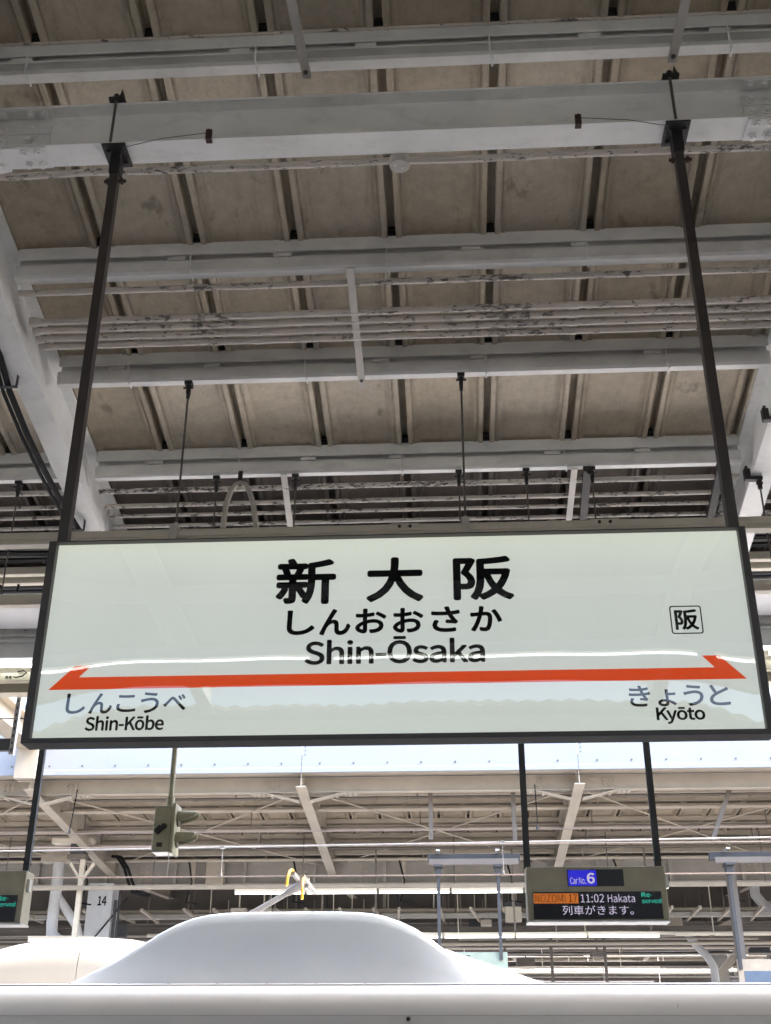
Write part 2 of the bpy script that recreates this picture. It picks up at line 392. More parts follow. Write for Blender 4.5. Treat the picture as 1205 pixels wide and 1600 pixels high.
def canopy(root, ysh, xs, roofz, slope, purl, gird, mats, detail_x, sheet_from, sheet_len, openrow=None):
    """roof sheets, purlins with their fittings; roofz(y) = sheet underside"""
    sm = sheet_mesh('roof_sheet', sheet_len, slope, mats[0])
    i0 = math.ceil((xs[0]-SEAM0)/PITCHX); i1 = math.floor((xs[1]-SEAM0)/PITCHX)
    for i in range(i0, i1):
        inst('roof_sheet', sm, root, (SEAM0+i*PITCHX, sheet_from, roofz(sheet_from)))
    spacer = shared(MB().box(-.05, .05, .004, .03, -.112, -.088), 'spacer_plate', mats[2])
    wire = MB().tube((0, -.006, -.082), (0, -.006, -.19), .005, 6).tube((0, -.006, -.19), (.012, .012, -.212), .005, 6).tube((.012, .012, -.212), (.012, .06, -.214), .005, 6)
    wire = shared(wire, 'wire_clip', mats[2])
    saddle = shared(MB().prism([(-.042, .0), (.042, .0), (.022, .014), (.019, .055), (-.019, .055), (-.022, .014)], 'Y', -.012, .03).box(-.017, .017, -.03, -.012, .02, .03), 'saddle', 'black')
    pm = {}
    for row, yf in enumerate(purl):
        for bi in range(len(GX)-1):
            xa, xb = GX[bi]+GW/2+.002, GX[bi+1]-GW/2-.002
            if xb < xs[0] or xa > xs[1]: continue
            xa0, xb0 = max(xa, xs[0]), min(xb, xs[1])
            key = (round(xb0-xa0, 3), row == openrow)
            if key not in pm: pm[key] = purlin_mesh(xb0-xa0, mats[1], row == openrow)
            z = roofz(yf)-.003
            p = inst('purlin', pm[key], root, (xa0, yf, z))
            if row == openrow: obj('flaking_lip', MB().cbox(xa0, xb0, yf-.014, yf-.001, z-.016, z-.001, .004), 'peel', p, org=(xa0, yf, z))
            if xb < detail_x[0] or xa > detail_x[1] or yf < detail_x[2]: continue
            k0 = math.ceil((xa0+.06-SEAM0)/PITCHX); k1 = math.floor((xb0-.06-SEAM0)/PITCHX)
            for k in range(k0, k1+1):
                X = SEAM0+k*PITCHX
                inst('saddle', saddle, p, (X, yf, z+.002))
                if (k+row) % 3 != 0: inst('spacer_plate', spacer, p, (X-.16+.05*((k*7+row) % 3), yf, z))
                if (k+row) % 2 == 0: inst('wire_clip', wire, p, (X-.03, yf, z))
    return

# ---- near canopy: gable roof over our platform
T1 = .19
zr1 = lambda y: 6.82-T1*y if y >= 2.5 else 6.82-T1*2.5-T1*(2.5-y)
near = thing('platform_canopy', 'platform canopy of beige ribbed sheets on grey steel beams above the illuminated station sign', 'canopy', (0, 4, 5.5))
canopy(near, None, (-13.2, 10.9), zr1, T1, [3.86, 5.07, 5.90, 6.80, 7.72, 8.60, 9.08], None, ('sheet', 'grey', 'beam'), (-6.9, 6.4, 0), 2.5, 4.45, openrow=0)
sme = sheet_mesh('eaves_sheet', 2.25, T1, 'shadesheet')  # these sheets carry the recess shade in their colour
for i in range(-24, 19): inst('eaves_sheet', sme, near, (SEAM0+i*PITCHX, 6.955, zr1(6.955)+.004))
smb = sheet_mesh('roof_sheet', 5.1, -T1, 'shadesheet')  # unseen rear slope, darkened to cut bounce onto the beams
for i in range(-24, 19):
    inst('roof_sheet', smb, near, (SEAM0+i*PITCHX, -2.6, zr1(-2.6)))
for yf in (-2.5, -1.2, .1, 1.4):
    obj('purlin', MB().box(-13.1, 10.9, yf, yf+.06, zr1(yf)-.2, zr1(yf)-.012), 'grey', near)
obj('gutter', MB().box(-13.2, 10.9, -2.75, -2.62, 4.95, 5.36), 'cream', near)
obj('ridge_cap', MB().box(-13.2, 10.9, 2.35, 2.65, zr1(2.5)+.03, zr1(2.5)+.08), 'sheet', near)
gmesh = MB().hbeam((0, 2.5, 6.4-T1*2.5), (0, 9.22, 6.4-T1*9.22), GW, .395, .016, .011)
gmesh = shared(gmesh, 'girder', 'beam')
gmb = shared(MB().hbeam((0, -3.5, 6.4-T1*2.5-T1*6.0), (0, 2.5, 6.4-T1*2.5), GW, .395, .016, .011), 'girder', 'beam')
for gx in GX[1:6]:
    inst('girder', gmesh, near, (gx, 0, 0)); inst('girder', gmb, near, (gx, 0, 0))
boltm = MB().tube((0, 0, 0), (0, 0, -.006), .021, 12).tube((0, 0, -.006), (0, 0, -.02), .0145, 6)
boltm = shared(boltm, 'bolt', 'beam')
boltsm = shared(MB().tube((0, 0, 0), (0, 0, -.008), .011, 6), 'bolt', 'rod')
def crossbeam(x0, x1):
    """sign-carrying H beam with bolted splices at both ends"""
    zb, zt, y0, y1 = 5.50, 5.747, 3.93, 4.07
    b = MB()
    b.box(x0+.36, x1-.36, y0, y1, zb, zb+.013).box(x0, x1, y0, y1, zt-.013, zt).box(x0, x1, 3.994, 4.006, zb+.013, zt-.013)
    for s, xe in ((1, x0), (-1, x1)):       # haunched flange ends dip towards the girder
        a, c = xe, xe+s*.36
        vs = [(a, y0, zb-.07), (a, y1, zb-.07), (c, y1, zb), (c, y0, zb), (a, y0, zb-.057), (a, y1, zb-.057), (c, y1, zb+.013), (c, y0, zb+.013)]
        b.add(vs, [(0,3,2,1),(4,5,6,7),(0,1,5,4),(1,2,6,5),(2,3,7,6),(3,0,4,7)])
    o = obj('crossbeam', b, 'beam', near)
    for s, xe in ((1, x0), (-1, x1)):
        c = xe+s*.36
        pl = MB().box(min(c, c+s*.205), max(c, c+s*.205), y0+.004, y1-.004, zb-.010, zb-.001)
        pl.add([(c, y0-.012, zb-.011), (c, y1+.012, zb-.011), (xe+s*.01, y1+.012, zb-.08), (xe+s*.01, y0-.012, zb-.08), (c, y0-.012, zb-.001), (c, y1+.012, zb-.001), (xe+s*.01, y1+.012, zb-.071), (xe+s*.01, y0-.012, zb-.071)],
               [(0,3,2,1),(4,5,6,7),(0,1,5,4),(1,2,6,5),(2,3,7,6),(3,0,4,7)])
        obj('splice_plate', pl, 'beam', o)
        xs = [c+s*q for q in (.165, .10, -.03, -.10)]
        for q, xx in enumerate(xs):
            dz = 0 if (xx-c)*s > 0 else -.07/.36*abs(xx-c)
            for yy in (3.962, 4.038): inst('bolt', boltm, o, (xx, yy, zb-.011+dz))
        wp = MB().box(min(xe, c+s*.2), max(xe, c+s*.2), 3.984, 3.993, zb+.13, zb+.185).box(min(xe, c+s*.2), max(xe, c+s*.2), 3.984, 3.993, zb+.05, zb+.115)
        wp.box(min(xe, c+s*.2), max(xe, c+s*.2), 3.934, 3.985, zt-.022, zt-.0135)
        obj('splice_plate', wp, 'grey', o)
        for xx in xs:
            inst('bolt', boltm, o, (xx, 3.957, zt-.022))
            inst('bolt', boltm, o, (xx, 3.984, zb+.16), (R(-90), 0, 0))
            inst('bolt', boltm, o, (xx, 3.984, zb+.085), (R(-90), 0, 0))
    return o
for k in (1, 2, 3, 4): crossbeam(GX[k]+GW/2+.003, GX[k+1]-GW/2-.003)
# flat pipe-support straps under the purlins
def strap(x0, y0, x1, y1, a=6.585, w=.042):
    z = lambda y: a-T1*y
    o = obj('support_strap', MB().bar((x0, y0, z(y0)), (x1, y1, z(y1)), w, .008), 'strap', near)
    inst('bolt', boltsm, o, (x1+(x0-x1)*.07, y1+(y0-y1)*.07, z(y1+(y0-y1)*.07)-.004))
strap(-.64, 3.4, -.60, 3.905, 6.57); strap(1.115, 3.4, 1.08, 3.905, 6.57); strap(-.495, 5.05, -.494, 5.98); strap(-1.08, 6.78, -1.113, 7.5); strap(.855, 6.8, .858, 7.5)
strap(-4.9, 5.05, -4.9, 5.98); strap(4.4, 5.05, 4.4, 5.98)
# eaves strip behind the sign: beams, soffit, gutter
zp = lambda y, a=6.6: a-T1*y
obj('eaves_beam', MB().cbox(-13.2, 10.9, 7.80, 7.86, zp(7.8)-.06, zp(7.8)+.0), 'cream', near)
obj('eaves_beam', MB().cbox(-13.2, 10.9, 7.89, 7.95, zp(7.9)-.075, zp(7.9)-.01), 'cream', near)
for bi in range(1, 5):
    a, c = GX[bi]+GW/2+.01, GX[bi+1]-GW/2-.01
    obj('soffit_panel', MB().add([(a, 8.12, zp(8.12)), (c, 8.12, zp(8.12)), (c, 8.66, zp(8.66)), (a, 8.66, zp(8.66)), (a, 8.12, zp(8.12)+.02), (c, 8.12, zp(8.12)+.02), (c, 8.66, zp(8.66)+.02), (a, 8.66, zp(8.66)+.02)],
        [(0,3,2,1),(4,5,6,7),(0,1,5,4),(1,2,6,5),(2,3,7,6),(3,0,4,7)]), 'white', near)
    obj('soffit_strut', MB().bar((a+.5, 7.75, zp(7.75)-.08), (a+1.05, 8.75, zp(8.75)-.03), .045, .045), 'beam', near)
obj('eaves_angle', MB().box(-13.2, 10.9, 8.70, 8.76, zp(8.7)-.03, zp(8.7)+.03), 'chip', near)
obj('eaves_beam', MB().hbeam((-13.2, 8.80, 4.735), (10.9, 8.80, 4.735), .12, .16), 'grey', near)
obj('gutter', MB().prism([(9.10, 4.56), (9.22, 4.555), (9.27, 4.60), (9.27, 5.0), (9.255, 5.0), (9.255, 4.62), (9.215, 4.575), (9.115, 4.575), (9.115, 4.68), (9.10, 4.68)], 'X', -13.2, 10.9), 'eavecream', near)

def go_on(root, rows, mat, steel):  # unseen runs, added to keep side light off the undersides
    """added unseen roof runs carried on along the platform past both ends: rows = [(y, z of sheet underside), ...]"""
    for xa, xb in ((-70, -15.9), (11.0, 70)):
        for (ya, za), (yb, zb) in zip(rows, rows[1:]):
            vs = [(x, y, z+dz) for dz in (0, .08) for x, y, z in ((xa, ya, za), (xb, ya, za), (xb, yb, zb), (xa, yb, zb))]
            obj('roof_run', MB().add(vs, [(0,3,2,1),(4,5,6,7),(0,1,5,4),(1,2,6,5),(2,3,7,6),(3,0,4,7)]), mat, root)
            x = xa+2.2
            while x < xb-1:
                obj('girder', MB().bar((x, ya, za-.25), (x, yb, zb-.25), .16, .4), steel, root); x += 8.96
go_on(near, [(-2.6, zr1(-2.6)), (2.5, zr1(2.5)), (9.2, zr1(9.2))], 'shadesheet', 'beam')
obj('roof_run', MB().add([(x, y, z+dz) for dz in (0, .06) for x, y, z in ((-15.9, 2.5, zr1(2.5)), (-13.25, 2.5, zr1(2.5)), (-13.25, 9.2, zr1(9.2)), (-15.9, 9.2, zr1(9.2)))], [(0,3,2,1),(4,5,6,7),(0,1,5,4),(1,2,6,5),(2,3,7,6),(3,0,4,7)]), 'sheet', near)
# ---- pipes and cables under the near canopy
def pipe(y, a, r, label, group, mat='peel', x0=GX[2]+GW/2, x1=None, dy=0, cat='pipe', sag=.0012):
    x1 = GX[3]-GW/2 if x1 is None else x1
    z = a-T1*y; b = MB(); n = 10
    pts = [(x0+(x1-x0)*i/n, y+random.uniform(-1, 1)*sag, z+random.uniform(-1, 1)*sag) for i in range(n+1)]
    b.path(pts, r, 10)
    for q in (.3, .72):
        X = x0+(x1-x0)*q; b.tube((X-.03, y, z), (X+.03, y, z), r*1.18, 10)
    return tag(obj('conduit_pipe', b, mat, smooth=True), label, cat, group)
names5 = ['first', 'second', 'third', 'fourth']
for bi in range(1, 5):
    a, c = GX[bi]+GW/2, GX[bi+1]-GW/2
    where = ['past the link beam', 'beyond the black-cabled girder', 'above the station sign', 'beyond the black-clamped girder'][bi-1]
    pipe(5.17, 6.6, .019, 'single flaking conduit just behind a grey purlin, '+where, 'single conduits', x0=a, x1=c)
    for k, y in enumerate((5.385, 5.45, 5.515, 5.58)):
        pipe(y, 6.6, .021, '%s of four side by side flaking conduits %s' % (names5[k], where), 'four conduit runs', x0=a, x1=c, sag=.0006)
    for k, (y, r) in enumerate(((6.94, .019), (7.10, .016), (7.215, .013), (7.335, .014), (7.40, .013))):
        pipe(y, 6.6, r, '%s flaking conduit behind the last grey purlin, %s' % (('thick nearest', 'second', 'thin third', 'fourth', 'rearmost fifth')[k], where), 'recess conduits', 'peel2', x0=a, x1=c)
    for k in range(9):
        pipe(7.5+k*.028, 6.58+.008*(k % 3), .011, 'black cable laid in the bundle under the eaves %s' % where, 'eaves cable bundle '+where, 'rubber', x0=a, x1=c, cat='cable', sag=.006)
    for k, y in enumerate((7.99, 8.05)):
        pipe(y, 6.56, .026, '%s blue grey pipe beside the white soffit %s' % (('inner', 'outer')[k], where), 'blue grey pipes', 'galv', x0=a, x1=c)
# conduit end fittings on the girder flange
for gx, sd in ((GX[3-1], 1), (GX[3], 1), (GX[4], 1)):
    f = thing('conduit_clamp_set', {0: 'pale conduit end clamps on the girder beyond the link beam', 1: 'pale conduit end clamps on the girder carrying the black cable', 2: 'pale conduit end clamps on the girder with black clamps'}[GX.index(gx)-2], 'clamp', (gx+GW/2, 5.5, 5.5))
    for k, y in enumerate((5.385, 5.45, 5.515, 5.58)):
        z = 6.6-T1*y
        obj('clamp', MB().tube((gx+GW/2+.002, y, z), (gx+GW/2+.035, y, z), .031, 10).tube((gx+GW/2+.035, y, z), (gx+GW/2+.06, y, z), .025, 6), 'peel2', f, smooth=True)
# conduit below the sign-carrying beam with round junction box
b = MB(); b.path([(GX[3]+.1+4.28*i/12, 4.125+.003*math.sin(i*2), 5.505+.003*math.cos(i*3)) for i in range(13)], .017, 10)
cj = tag(obj('conduit_pipe', b, 'peel', smooth=True), 'flaking conduit tucked along the back of the sign carrying beam, with round box', 'pipe')
obj('junction_box', MB().tube((-.18, 4.125, 5.52), (-.18, 4.125, 5.475), .047, 20).tube((-.18, 4.125, 5.475), (-.18, 4.125, 5.472), .043, 20), 'strap', cj, smooth=True)
for sx in (-.02, .015): obj('screw', MB().tube((-.18+sx, 4.125+sx*.5, 5.472), (-.18+sx, 4.125+sx*.5, 5.468), .006, 8), 'grey', cj)
# black cable slung under the left girder
b = MB(); pts = [(-2.50, 4.6, 5.46), (-2.51, 5.37, 5.33), (-2.535, 5.62, 5.262), (-2.545, 6.0, 5.185), (-2.54, 6.35, 5.12), (-2.53, 6.65, 5.072), (-2.50, 7.0, 5.018), (-2.49, 7.5, 4.93), (-2.49, 8.2, 4.80)]
b.path(pts, .019, 10)
bc = tag(obj('power_cable', b, 'rubber', smooth=True), 'thick black cable slung along the underside of a pale girder', 'cable')
b = MB(); b.path([(p[0]-.034, p[1], p[2]-.01) for p in pts], .012, 8); obj('cable_strand', b, 'rubber', bc, smooth=True)
for (x, y, z) in ((-2.52, 5.57, 5.285), (-2.50, 6.96, 5.03)):
    obj('cable_clip', MB().box(x-.05, x+.045, y-.012, y+.012, z-.03, z-.024).box(x+.04, x+.046, y-.012, y+.012, z-.03, z+.05).box(x-.056, x-.05, y-.012, y+.012, z-.03, z+.02), 'galv', bc)

# ---- threaded rods, cable duct, hose
def hanger(x, y, zt, zb, label, grp, r=.0065):
    t = thing('hanger_rod', label, 'rod', (x, y, zt), grp)
    obj('rod', MB().tube((x, y, zt), (x, y, zb), r, 8), 'rod', t, smooth=True)
    obj('beam_clamp', MB().box(x-.022, x+.022, y-.03, y+.02, zt-.012, zt+.012).box(x-.012, x+.012, y-.014, y+.014, zt-.07, zt-.012).tube((x-.03, y-.01, zt-.03), (x+.03, y-.01, zt-.03), .007, 6).tube((x, y, zt-.1), (x, y, zt-.07), .012, 6), 'black', t)
    return t
duct = thing('cable_duct', 'long cream cable duct hung on rods just above the station sign', 'cable duct', (0, 5.93, 4.4))
for i, (xa, xb) in enumerate(((-9, -5.6), (-5.597, -2.2), (-2.197, -.236), (-.233, .884), (.887, 4.3), (4.303, 8))):
    obj('duct_section', MB().prism([(5.90, 4.402), (5.965, 4.402), (5.97, 4.407), (5.97, 4.475), (5.90, 4.475), (5.895, 4.47), (5.895, 4.432), (5.902, 4.428), (5.902, 4.420), (5.897, 4.416)], 'X', xa, xb), 'cream', duct)
for xj in (-.235, .885, -3.9, 4.3):
    o = obj('joint_plate', MB().box(xj-.082, xj+.082, 5.886, 5.894, 4.436, 4.474), 'cream', duct)
    for dx in (-.03, .03): obj('bolt', MB().tube((xj+dx, 5.886, 4.455), (xj+dx, 5.879, 4.455), .0095, 8), 'rust', o)
for k, x in enumerate((-1.555, .108, -4.9, 3.2)):
    hanger(x, 5.93, 5.475, 4.50, ['rod from a purlin to the cable duct, near the grey hose arch', 'long rod crossing the roof above the kanji of the sign', 'rod to the cable duct past the left girder', 'rod to the cable duct past the right girder'][k], 'cable duct rods')
    obj('duct_bracket', MB().box(x-.022, x+.022, 5.882, 5.978, 4.390, 4.398).box(x-.022, x+.022, 5.876, 5.882, 4.390, 4.49).box(x-.022, x+.022, 5.978, 5.984, 4.390, 4.49).box(x-.022, x+.022, 5.876, 5.984, 4.49, 4.50).tube((x, 5.93, 4.50), (x, 5.93, 4.53), .014, 6), 'strap', duct)
duct2 = thing('cable_duct', 'second cream cable duct hidden mostly behind the station sign', 'cable duct', (0, 6.83, 4.4))
obj('duct_section', MB().cbox(-9, 8, 6.80, 6.87, 4.40, 4.475), 'cream', duct2)
for k, (x, lab) in enumerate(((-1.54, 'thin rod to the left of the grey hose arch'), (-1.005, 'thin rod beside the short flaking strap'), (.09, 'thin rod in the roof recess above the kanji'), (.537, 'thin rod in the recess between long rod and black bar'), (-2.9, 'thin rod left of the girder with black cable'), (.97, 'thin rod close behind the black bar'))):
    hanger(x, 6.83, 5.298, 4.478, lab, 'recess rods', .0055)
b = MB(); b.path([(-1.47, 6.78, 4.48), (-1.468, 6.78, 4.80), (-1.462, 6.78, 4.98), (-1.455, 6.78, 5.08), (-1.43, 6.78, 5.18), (-1.40, 6.78, 5.225), (-1.37, 6.78, 5.238), (-1.335, 6.78, 5.225), (-1.305, 6.78, 5.175), (-1.275, 6.78, 5.08), (-1.255, 6.78, 4.98), (-1.24, 6.78, 4.85), (-1.235, 6.78, 4.48)], .0185, 10)
hs = tag(obj('conduit_hose', b, 'hose', smooth=True), 'grey flexible conduit hose bent in an upside-down U under a purlin', 'hose')
obj('hose_clip', MB().bar((-1.372, 6.775, 5.215), (-1.372, 6.785, 5.33), .03, .01, (0, 1, 0)), 'rust', hs)
for (x, l) in ((.94, 'short black bar hanging in the roof recess beside a thin rod'), (1.815, 'black bar leaning in the recess next to the right girder')):
    tag(obj('black_bar', MB().bar((x, 6.81, 5.30), (x+.02, 7.6, 5.11), .05, .05), 'black'), l, 'bar', 'recess bars')
for k, (x, y, z) in enumerate(((1.965, 6.114, 5.245), (1.965, 6.675, 5.138))):
    t = thing('girder_clamp', ['black screw clamp biting the edge of the right girder, without a rod', 'black screw clamp on the right girder edge holding a thin rod'][k], 'clamp', (x, y, z), 'girder clamps')
    obj('clamp_body', MB().box(x-.05, x-.012, y-.02, y+.02, z-.03, z+.05).box(x-.012, x+.06, y-.02, y+.02, z-.03, z-.008).tube((x-.03, y, z+.05), (x-.03, y, z+.075), .01, 6), 'black', t)
    obj('rod_eye', MB().tube((x+.04, y, z-.03), (x+.04, y, z-.09), .016, 8).tube((x+.02, y, z-.05), (x+.06, y, z-.05), .01, 6), 'rust', t)
    if k: obj('rod', MB().tube((x+.04, y, z-.08), (x+.04, y, z-.62), .006, 8), 'rod', t)

# ------------------------------------------------------------------ station name sign
SX0, SX1, SZ0, SZ1 = -1.497, 1.085, 2.720, 3.487
sign = thing('station_sign', 'large backlit station name sign with red double arrow hung on two dark posts', 'station sign', ((SX0+SX1)/2, 4.02, SZ0))
fb = MB()
fr_ = .028
def rframe(b, y0, y1, o, i):
    """rectangular ring prism between outer o and inner i = (x0, x1, z0, z1)"""
    O = [(o[0], o[2]), (o[1], o[2]), (o[1], o[3]), (o[0], o[3])]; I = [(i[0], i[2]), (i[1], i[2]), (i[1], i[3]), (i[0], i[3])]
    vs = [(x, y0, z) for x, z in O]+[(x, y0, z) for x, z in I]+[(x, y1, z) for x, z in O]+[(x, y1, z) for x, z in I]
    fs = []
    for k in range(4):
        n = (k+1) % 4
        fs += [(k, n, n+4, k+4), (k+8, k+12, n+12, n+8), (k, k+8, n+8, n), (k+4, n+4, n+12, k+12)]
    return b.add(vs, fs)
rframe(fb, 3.962, 4.055, (SX0-.030, SX1+.027, SZ0-.018, SZ1+.005), (SX0, SX1, SZ0, SZ1))
obj('frame', fb, 'bronze', sign, bevel=.006)
obj('back_panel', MB().box(SX0-.02, SX1+.02, 4.03, 4.05, SZ0-.01, SZ1), 'bronze', sign)
obj('lit_face', MB().box(SX0+.0005, SX1-.0005, 3.990, 4.028, SZ0+.0005, SZ1-.0005), 'lit', sign)
# clear cover, slightly pillowed as real sheet acrylic is
nx, nz = 96, 40; vs = []; fs = []
for j in range(nz+1):
    for i in range(nx+1):
        u, v = i/nx, j/nz
        x = SX0+.001+(SX1-SX0-.002)*u; z = SZ0+.001+(SZ1-SZ0-.002)*v
        e = min(u, 1-u)*(SX1-SX0)
        fx = 1-math.exp(-(e/.17)**1.5)
        fz = 1-(2*v-1)**2
        w = .00012*math.sin(x*5.1+1)*math.sin(z*9)+.00008*math.sin(x*13+z*7)
        vs.append((x, 3.9775-.0042*fx*fz-w, z))
for j in range(nz):
    for i in range(nx):
        a = j*(nx+1)+i; fs.append((a, a+1, a+nx+2, a+nx+1))
cv = obj('clear_cover', MB().add(vs, fs), 'clear', sign)
for p in cv.data.polygons: p.use_smooth = True
YT = 3.9885
ar = [(-1.461, 2.905), (1.046, 2.908), (.960, 2.996), (.900, 2.996), (.940, 2.9515), (-1.354, 2.9515), (-1.312, 2.995), (-1.372, 2.995)]
ao = MB().prism(ar, 'Y', YT, YT+.001)
obj('red_arrow', ao, 'redprint', sign)
for ch, bx in (('新', (-.645, -.418, 3.221, 3.409)), ('大', (-.305, -.090, 3.224, 3.406)), ('阪', (.020, .246, 3.225, 3.403))):
    text_mesh(ch, bx, YT, 'kanji', 'print', sign, fat=.0062)
for ch, bx in (('し', (-.597, -.493, 3.100, 3.198)), ('ん', (-.476, -.360, 3.097, 3.201)), ('お', (-.344, -.228, 3.102, 3.200)), ('お', (-.205, -.092, 3.102, 3.200)), ('さ', (-.064, .042, 3.102, 3.203)), ('か', (.079, .196, 3.102, 3.202))):
    text_mesh(ch, bx, YT, 'kana', 'print', sign, fat=.0035)
text_mesh('Shin-Ōsaka', (-.527, .129, 2.984, 3.090), YT, 'roman_name', 'print', sign, fat=.0028)
for ch, bx in zip('しんこうべ', ((-1.388, -1.316, 2.814, 2.890), (-1.303, -1.218, 2.813, 2.890), (-1.203, -1.132, 2.818, 2.882), (-1.115, -1.048, 2.813, 2.891), (-1.032, -.950, 2.822, 2.882))):
    text_mesh(ch, bx, YT, 'kana', 'print', sign, fat=.0016)
text_mesh('Shin-Kōbe', (-1.309, -1.023, 2.750, 2.805), YT, 'roman_name', 'print', sign, fat=.0017)
for ch, bx in zip('きょうと', ((.628, .703, 2.811, 2.888), (.728, .792, 2.811, 2.873), (.818, .888, 2.811, 2.888), (.908, .979, 2.812, 2.888))):
    text_mesh(ch, bx, YT, 'kana', 'print', sign, fat=.0016)
text_mesh('Kyōto', (.717, .886, 2.748, 2.808), YT, 'roman_name', 'print', sign, fat=.0017)
text_mesh('阪', (.8185, .9035, 3.094, 3.174), YT, 'kanji', 'print', sign, fat=.0024)
bxm = MB()
def rrect(x0, x1, z0, z1, r, n=5):
    pts = []
    for cx, cz, a0 in ((x1-r, z0+r, -90), (x1-r, z1-r, 0), (x0+r, z1-r, 90), (x0+r, z0+r, 180)):
        for k in range(n+1):
            a = R(a0+90*k/n); pts.append((cx+r*math.cos(a), cz+r*math.sin(a)))
    return pts
o_ = rrect(.803, .917, 3.079, 3.188, .010); i_ = rrect(.8075, .9125, 3.0835, 3.1835, .0065); n_ = len(o_)
bxm.add([(x, YT, z) for x, z in o_]+[(x, YT, z) for x, z in i_], [(k, (k+1) % n_, (k+1) % n_+n_, k+n_) for k in range(n_)])
obj('area_mark_border', bxm, 'print', sign)
for s, px in ((-1, -1.487), (1, 1.078)):
    obj('post', MB().box(px-.020, px+.020, 3.985, 4.030, SZ1+.005, 5.40), 'bronze', sign, bevel=.003)
    pt = obj('mounting_plate', MB().box(px-.055, px+.055, 3.925, 4.075, 5.484, 5.493).box(px-.024, px+.024, 3.98, 4.035, 5.37, 5.484), 'black', sign)
    obj('through_bolt', MB().tube((px-.045, 4.005, 5.335), (px+.055, 4.005, 5.335), .008, 8).tube((px+.03, 4.005, 5.335), (px+.042, 4.005, 5.335), .016, 6).tube((px-.034, 4.005, 5.335), (px-.024, 4.005, 5.335), .016, 6), 'rust', pt)
    for dx in (-.032, .032):
        for dy in (-.035, .045): obj('plate_bolt', MB().tube((px+dx, 4+dy, 5.484), (px+dx, 4+dy, 5.468), .011, 6), 'black', pt)
    obj('tie_rod', MB().tube((px-.012, 3.920, 5.50), (px-.012, 3.920, 5.765), .007, 8), 'rod', sign, smooth=True)
    obj('top_clamp', MB().box(px-.045, px+.03, 3.905, 3.965, 5.750, 5.764).prism([(px+.0, 5.764), (px+.03, 5.764), (px+.012, 5.82)], 'Y', 3.915, 3.935).tube((px-.012, 3.92, 5.764), (px-.012, 3.92, 5.785), .014, 6), 'black', sign)
    xe = -1.045 if s < 0 else .634
    w = MB(); w.path([(px-.03*s, 3.955, 5.43), (px-.05*s, 3.925, 5.462), (xe+(px-xe)*.5, 3.918, 5.50), (xe, 3.918, 5.525)], .0019, 6)
    obj('safety_wire', w, 'rod', sign, smooth=True)
    obj('wire_clamp', MB().box(xe-.014, xe+.014, 3.916, 3.9285, 5.49, 5.545).box(xe-.014, xe+.014, 3.9285, 3.95, 5.49, 5.4985).tube((xe, 3.916, 5.53), (xe, 3.905, 5.53), .008, 6), 'rust', sign)

# ------------------------------------------------------------------ fluorescent lamps
def lamp(x, y, z, L, label, grp, mat='tube', up=True):
    t = thing('fluorescent_lamp', label, 'lamp', (x, y, z), grp)
    obj('housing', MB().prism([(y-.035, z+.03), (y+.035, z+.03), (y+.05, z+.075), (y-.05, z+.075)], 'X', x-L/2, x+L/2), 'cream', t)
    obj('tube', MB().tube((x-L/2+.02, y, z), (x+L/2-.02, y, z), .015 if mat == 'tuberear' else .014, 6), mat, t, smooth=True)
    for s in (-1, 1): obj('lamp_holder', MB().box(x+s*(L/2-.010)-.012, x+s*(L/2-.010)+.012, y-.015, y+.015, z-.02, z+.031), 'cream', t)
    return t
for i in range(-6, 6):
    lamp(i*1.26+.6, 8.93, 4.735, 1.2, 'lit fluorescent lamp in the row under the canopy eaves, partly behind the sign', 'eaves lamp row')
    if abs(i) < 3: lamp(i*3.52+.63, -1.85, 4.985, 3.34, 'lit fluorescent lamp in the row behind the viewer, mirrored in the sign cover', 'rear lamp row', 'tuberear')
obj_t = thing('cable_duct', 'cream duct with wire loops below the lamp row at the eaves', 'cable duct', (0, 9.0, 4.62))
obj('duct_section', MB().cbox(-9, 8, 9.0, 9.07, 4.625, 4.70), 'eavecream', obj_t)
b = MB(); b.path([(-3.60, 8.985, 4.66), (-3.58, 8.98, 4.65), (-3.52, 8.975, 4.66), (-3.49, 8.978, 4.69), (-3.52, 8.98, 4.71), (-3.57, 8.985, 4.70)], .006, 6); obj('wire_loop', b, 'rubber', obj_t)
for x in (-3.66, -3.63): obj('grommet', MB().tube((x, 9.002, 4.66), (x, 8.994, 4.66), .012, 8), 'black', obj_t)
b = MB(); b.path([(-3.36, 7.93, 4.98), (-3.40, 7.92, 5.05), (-3.36, 7.92, 5.09), (-3.28, 7.92, 5.08), (-3.24, 7.92, 5.02), (-3.25, 7.93, 4.97)], .010, 8)
tag(obj('hanging_cable', b, 'rubber', smooth=True), 'black cable loop hanging by the left edge of the sign', 'cable')

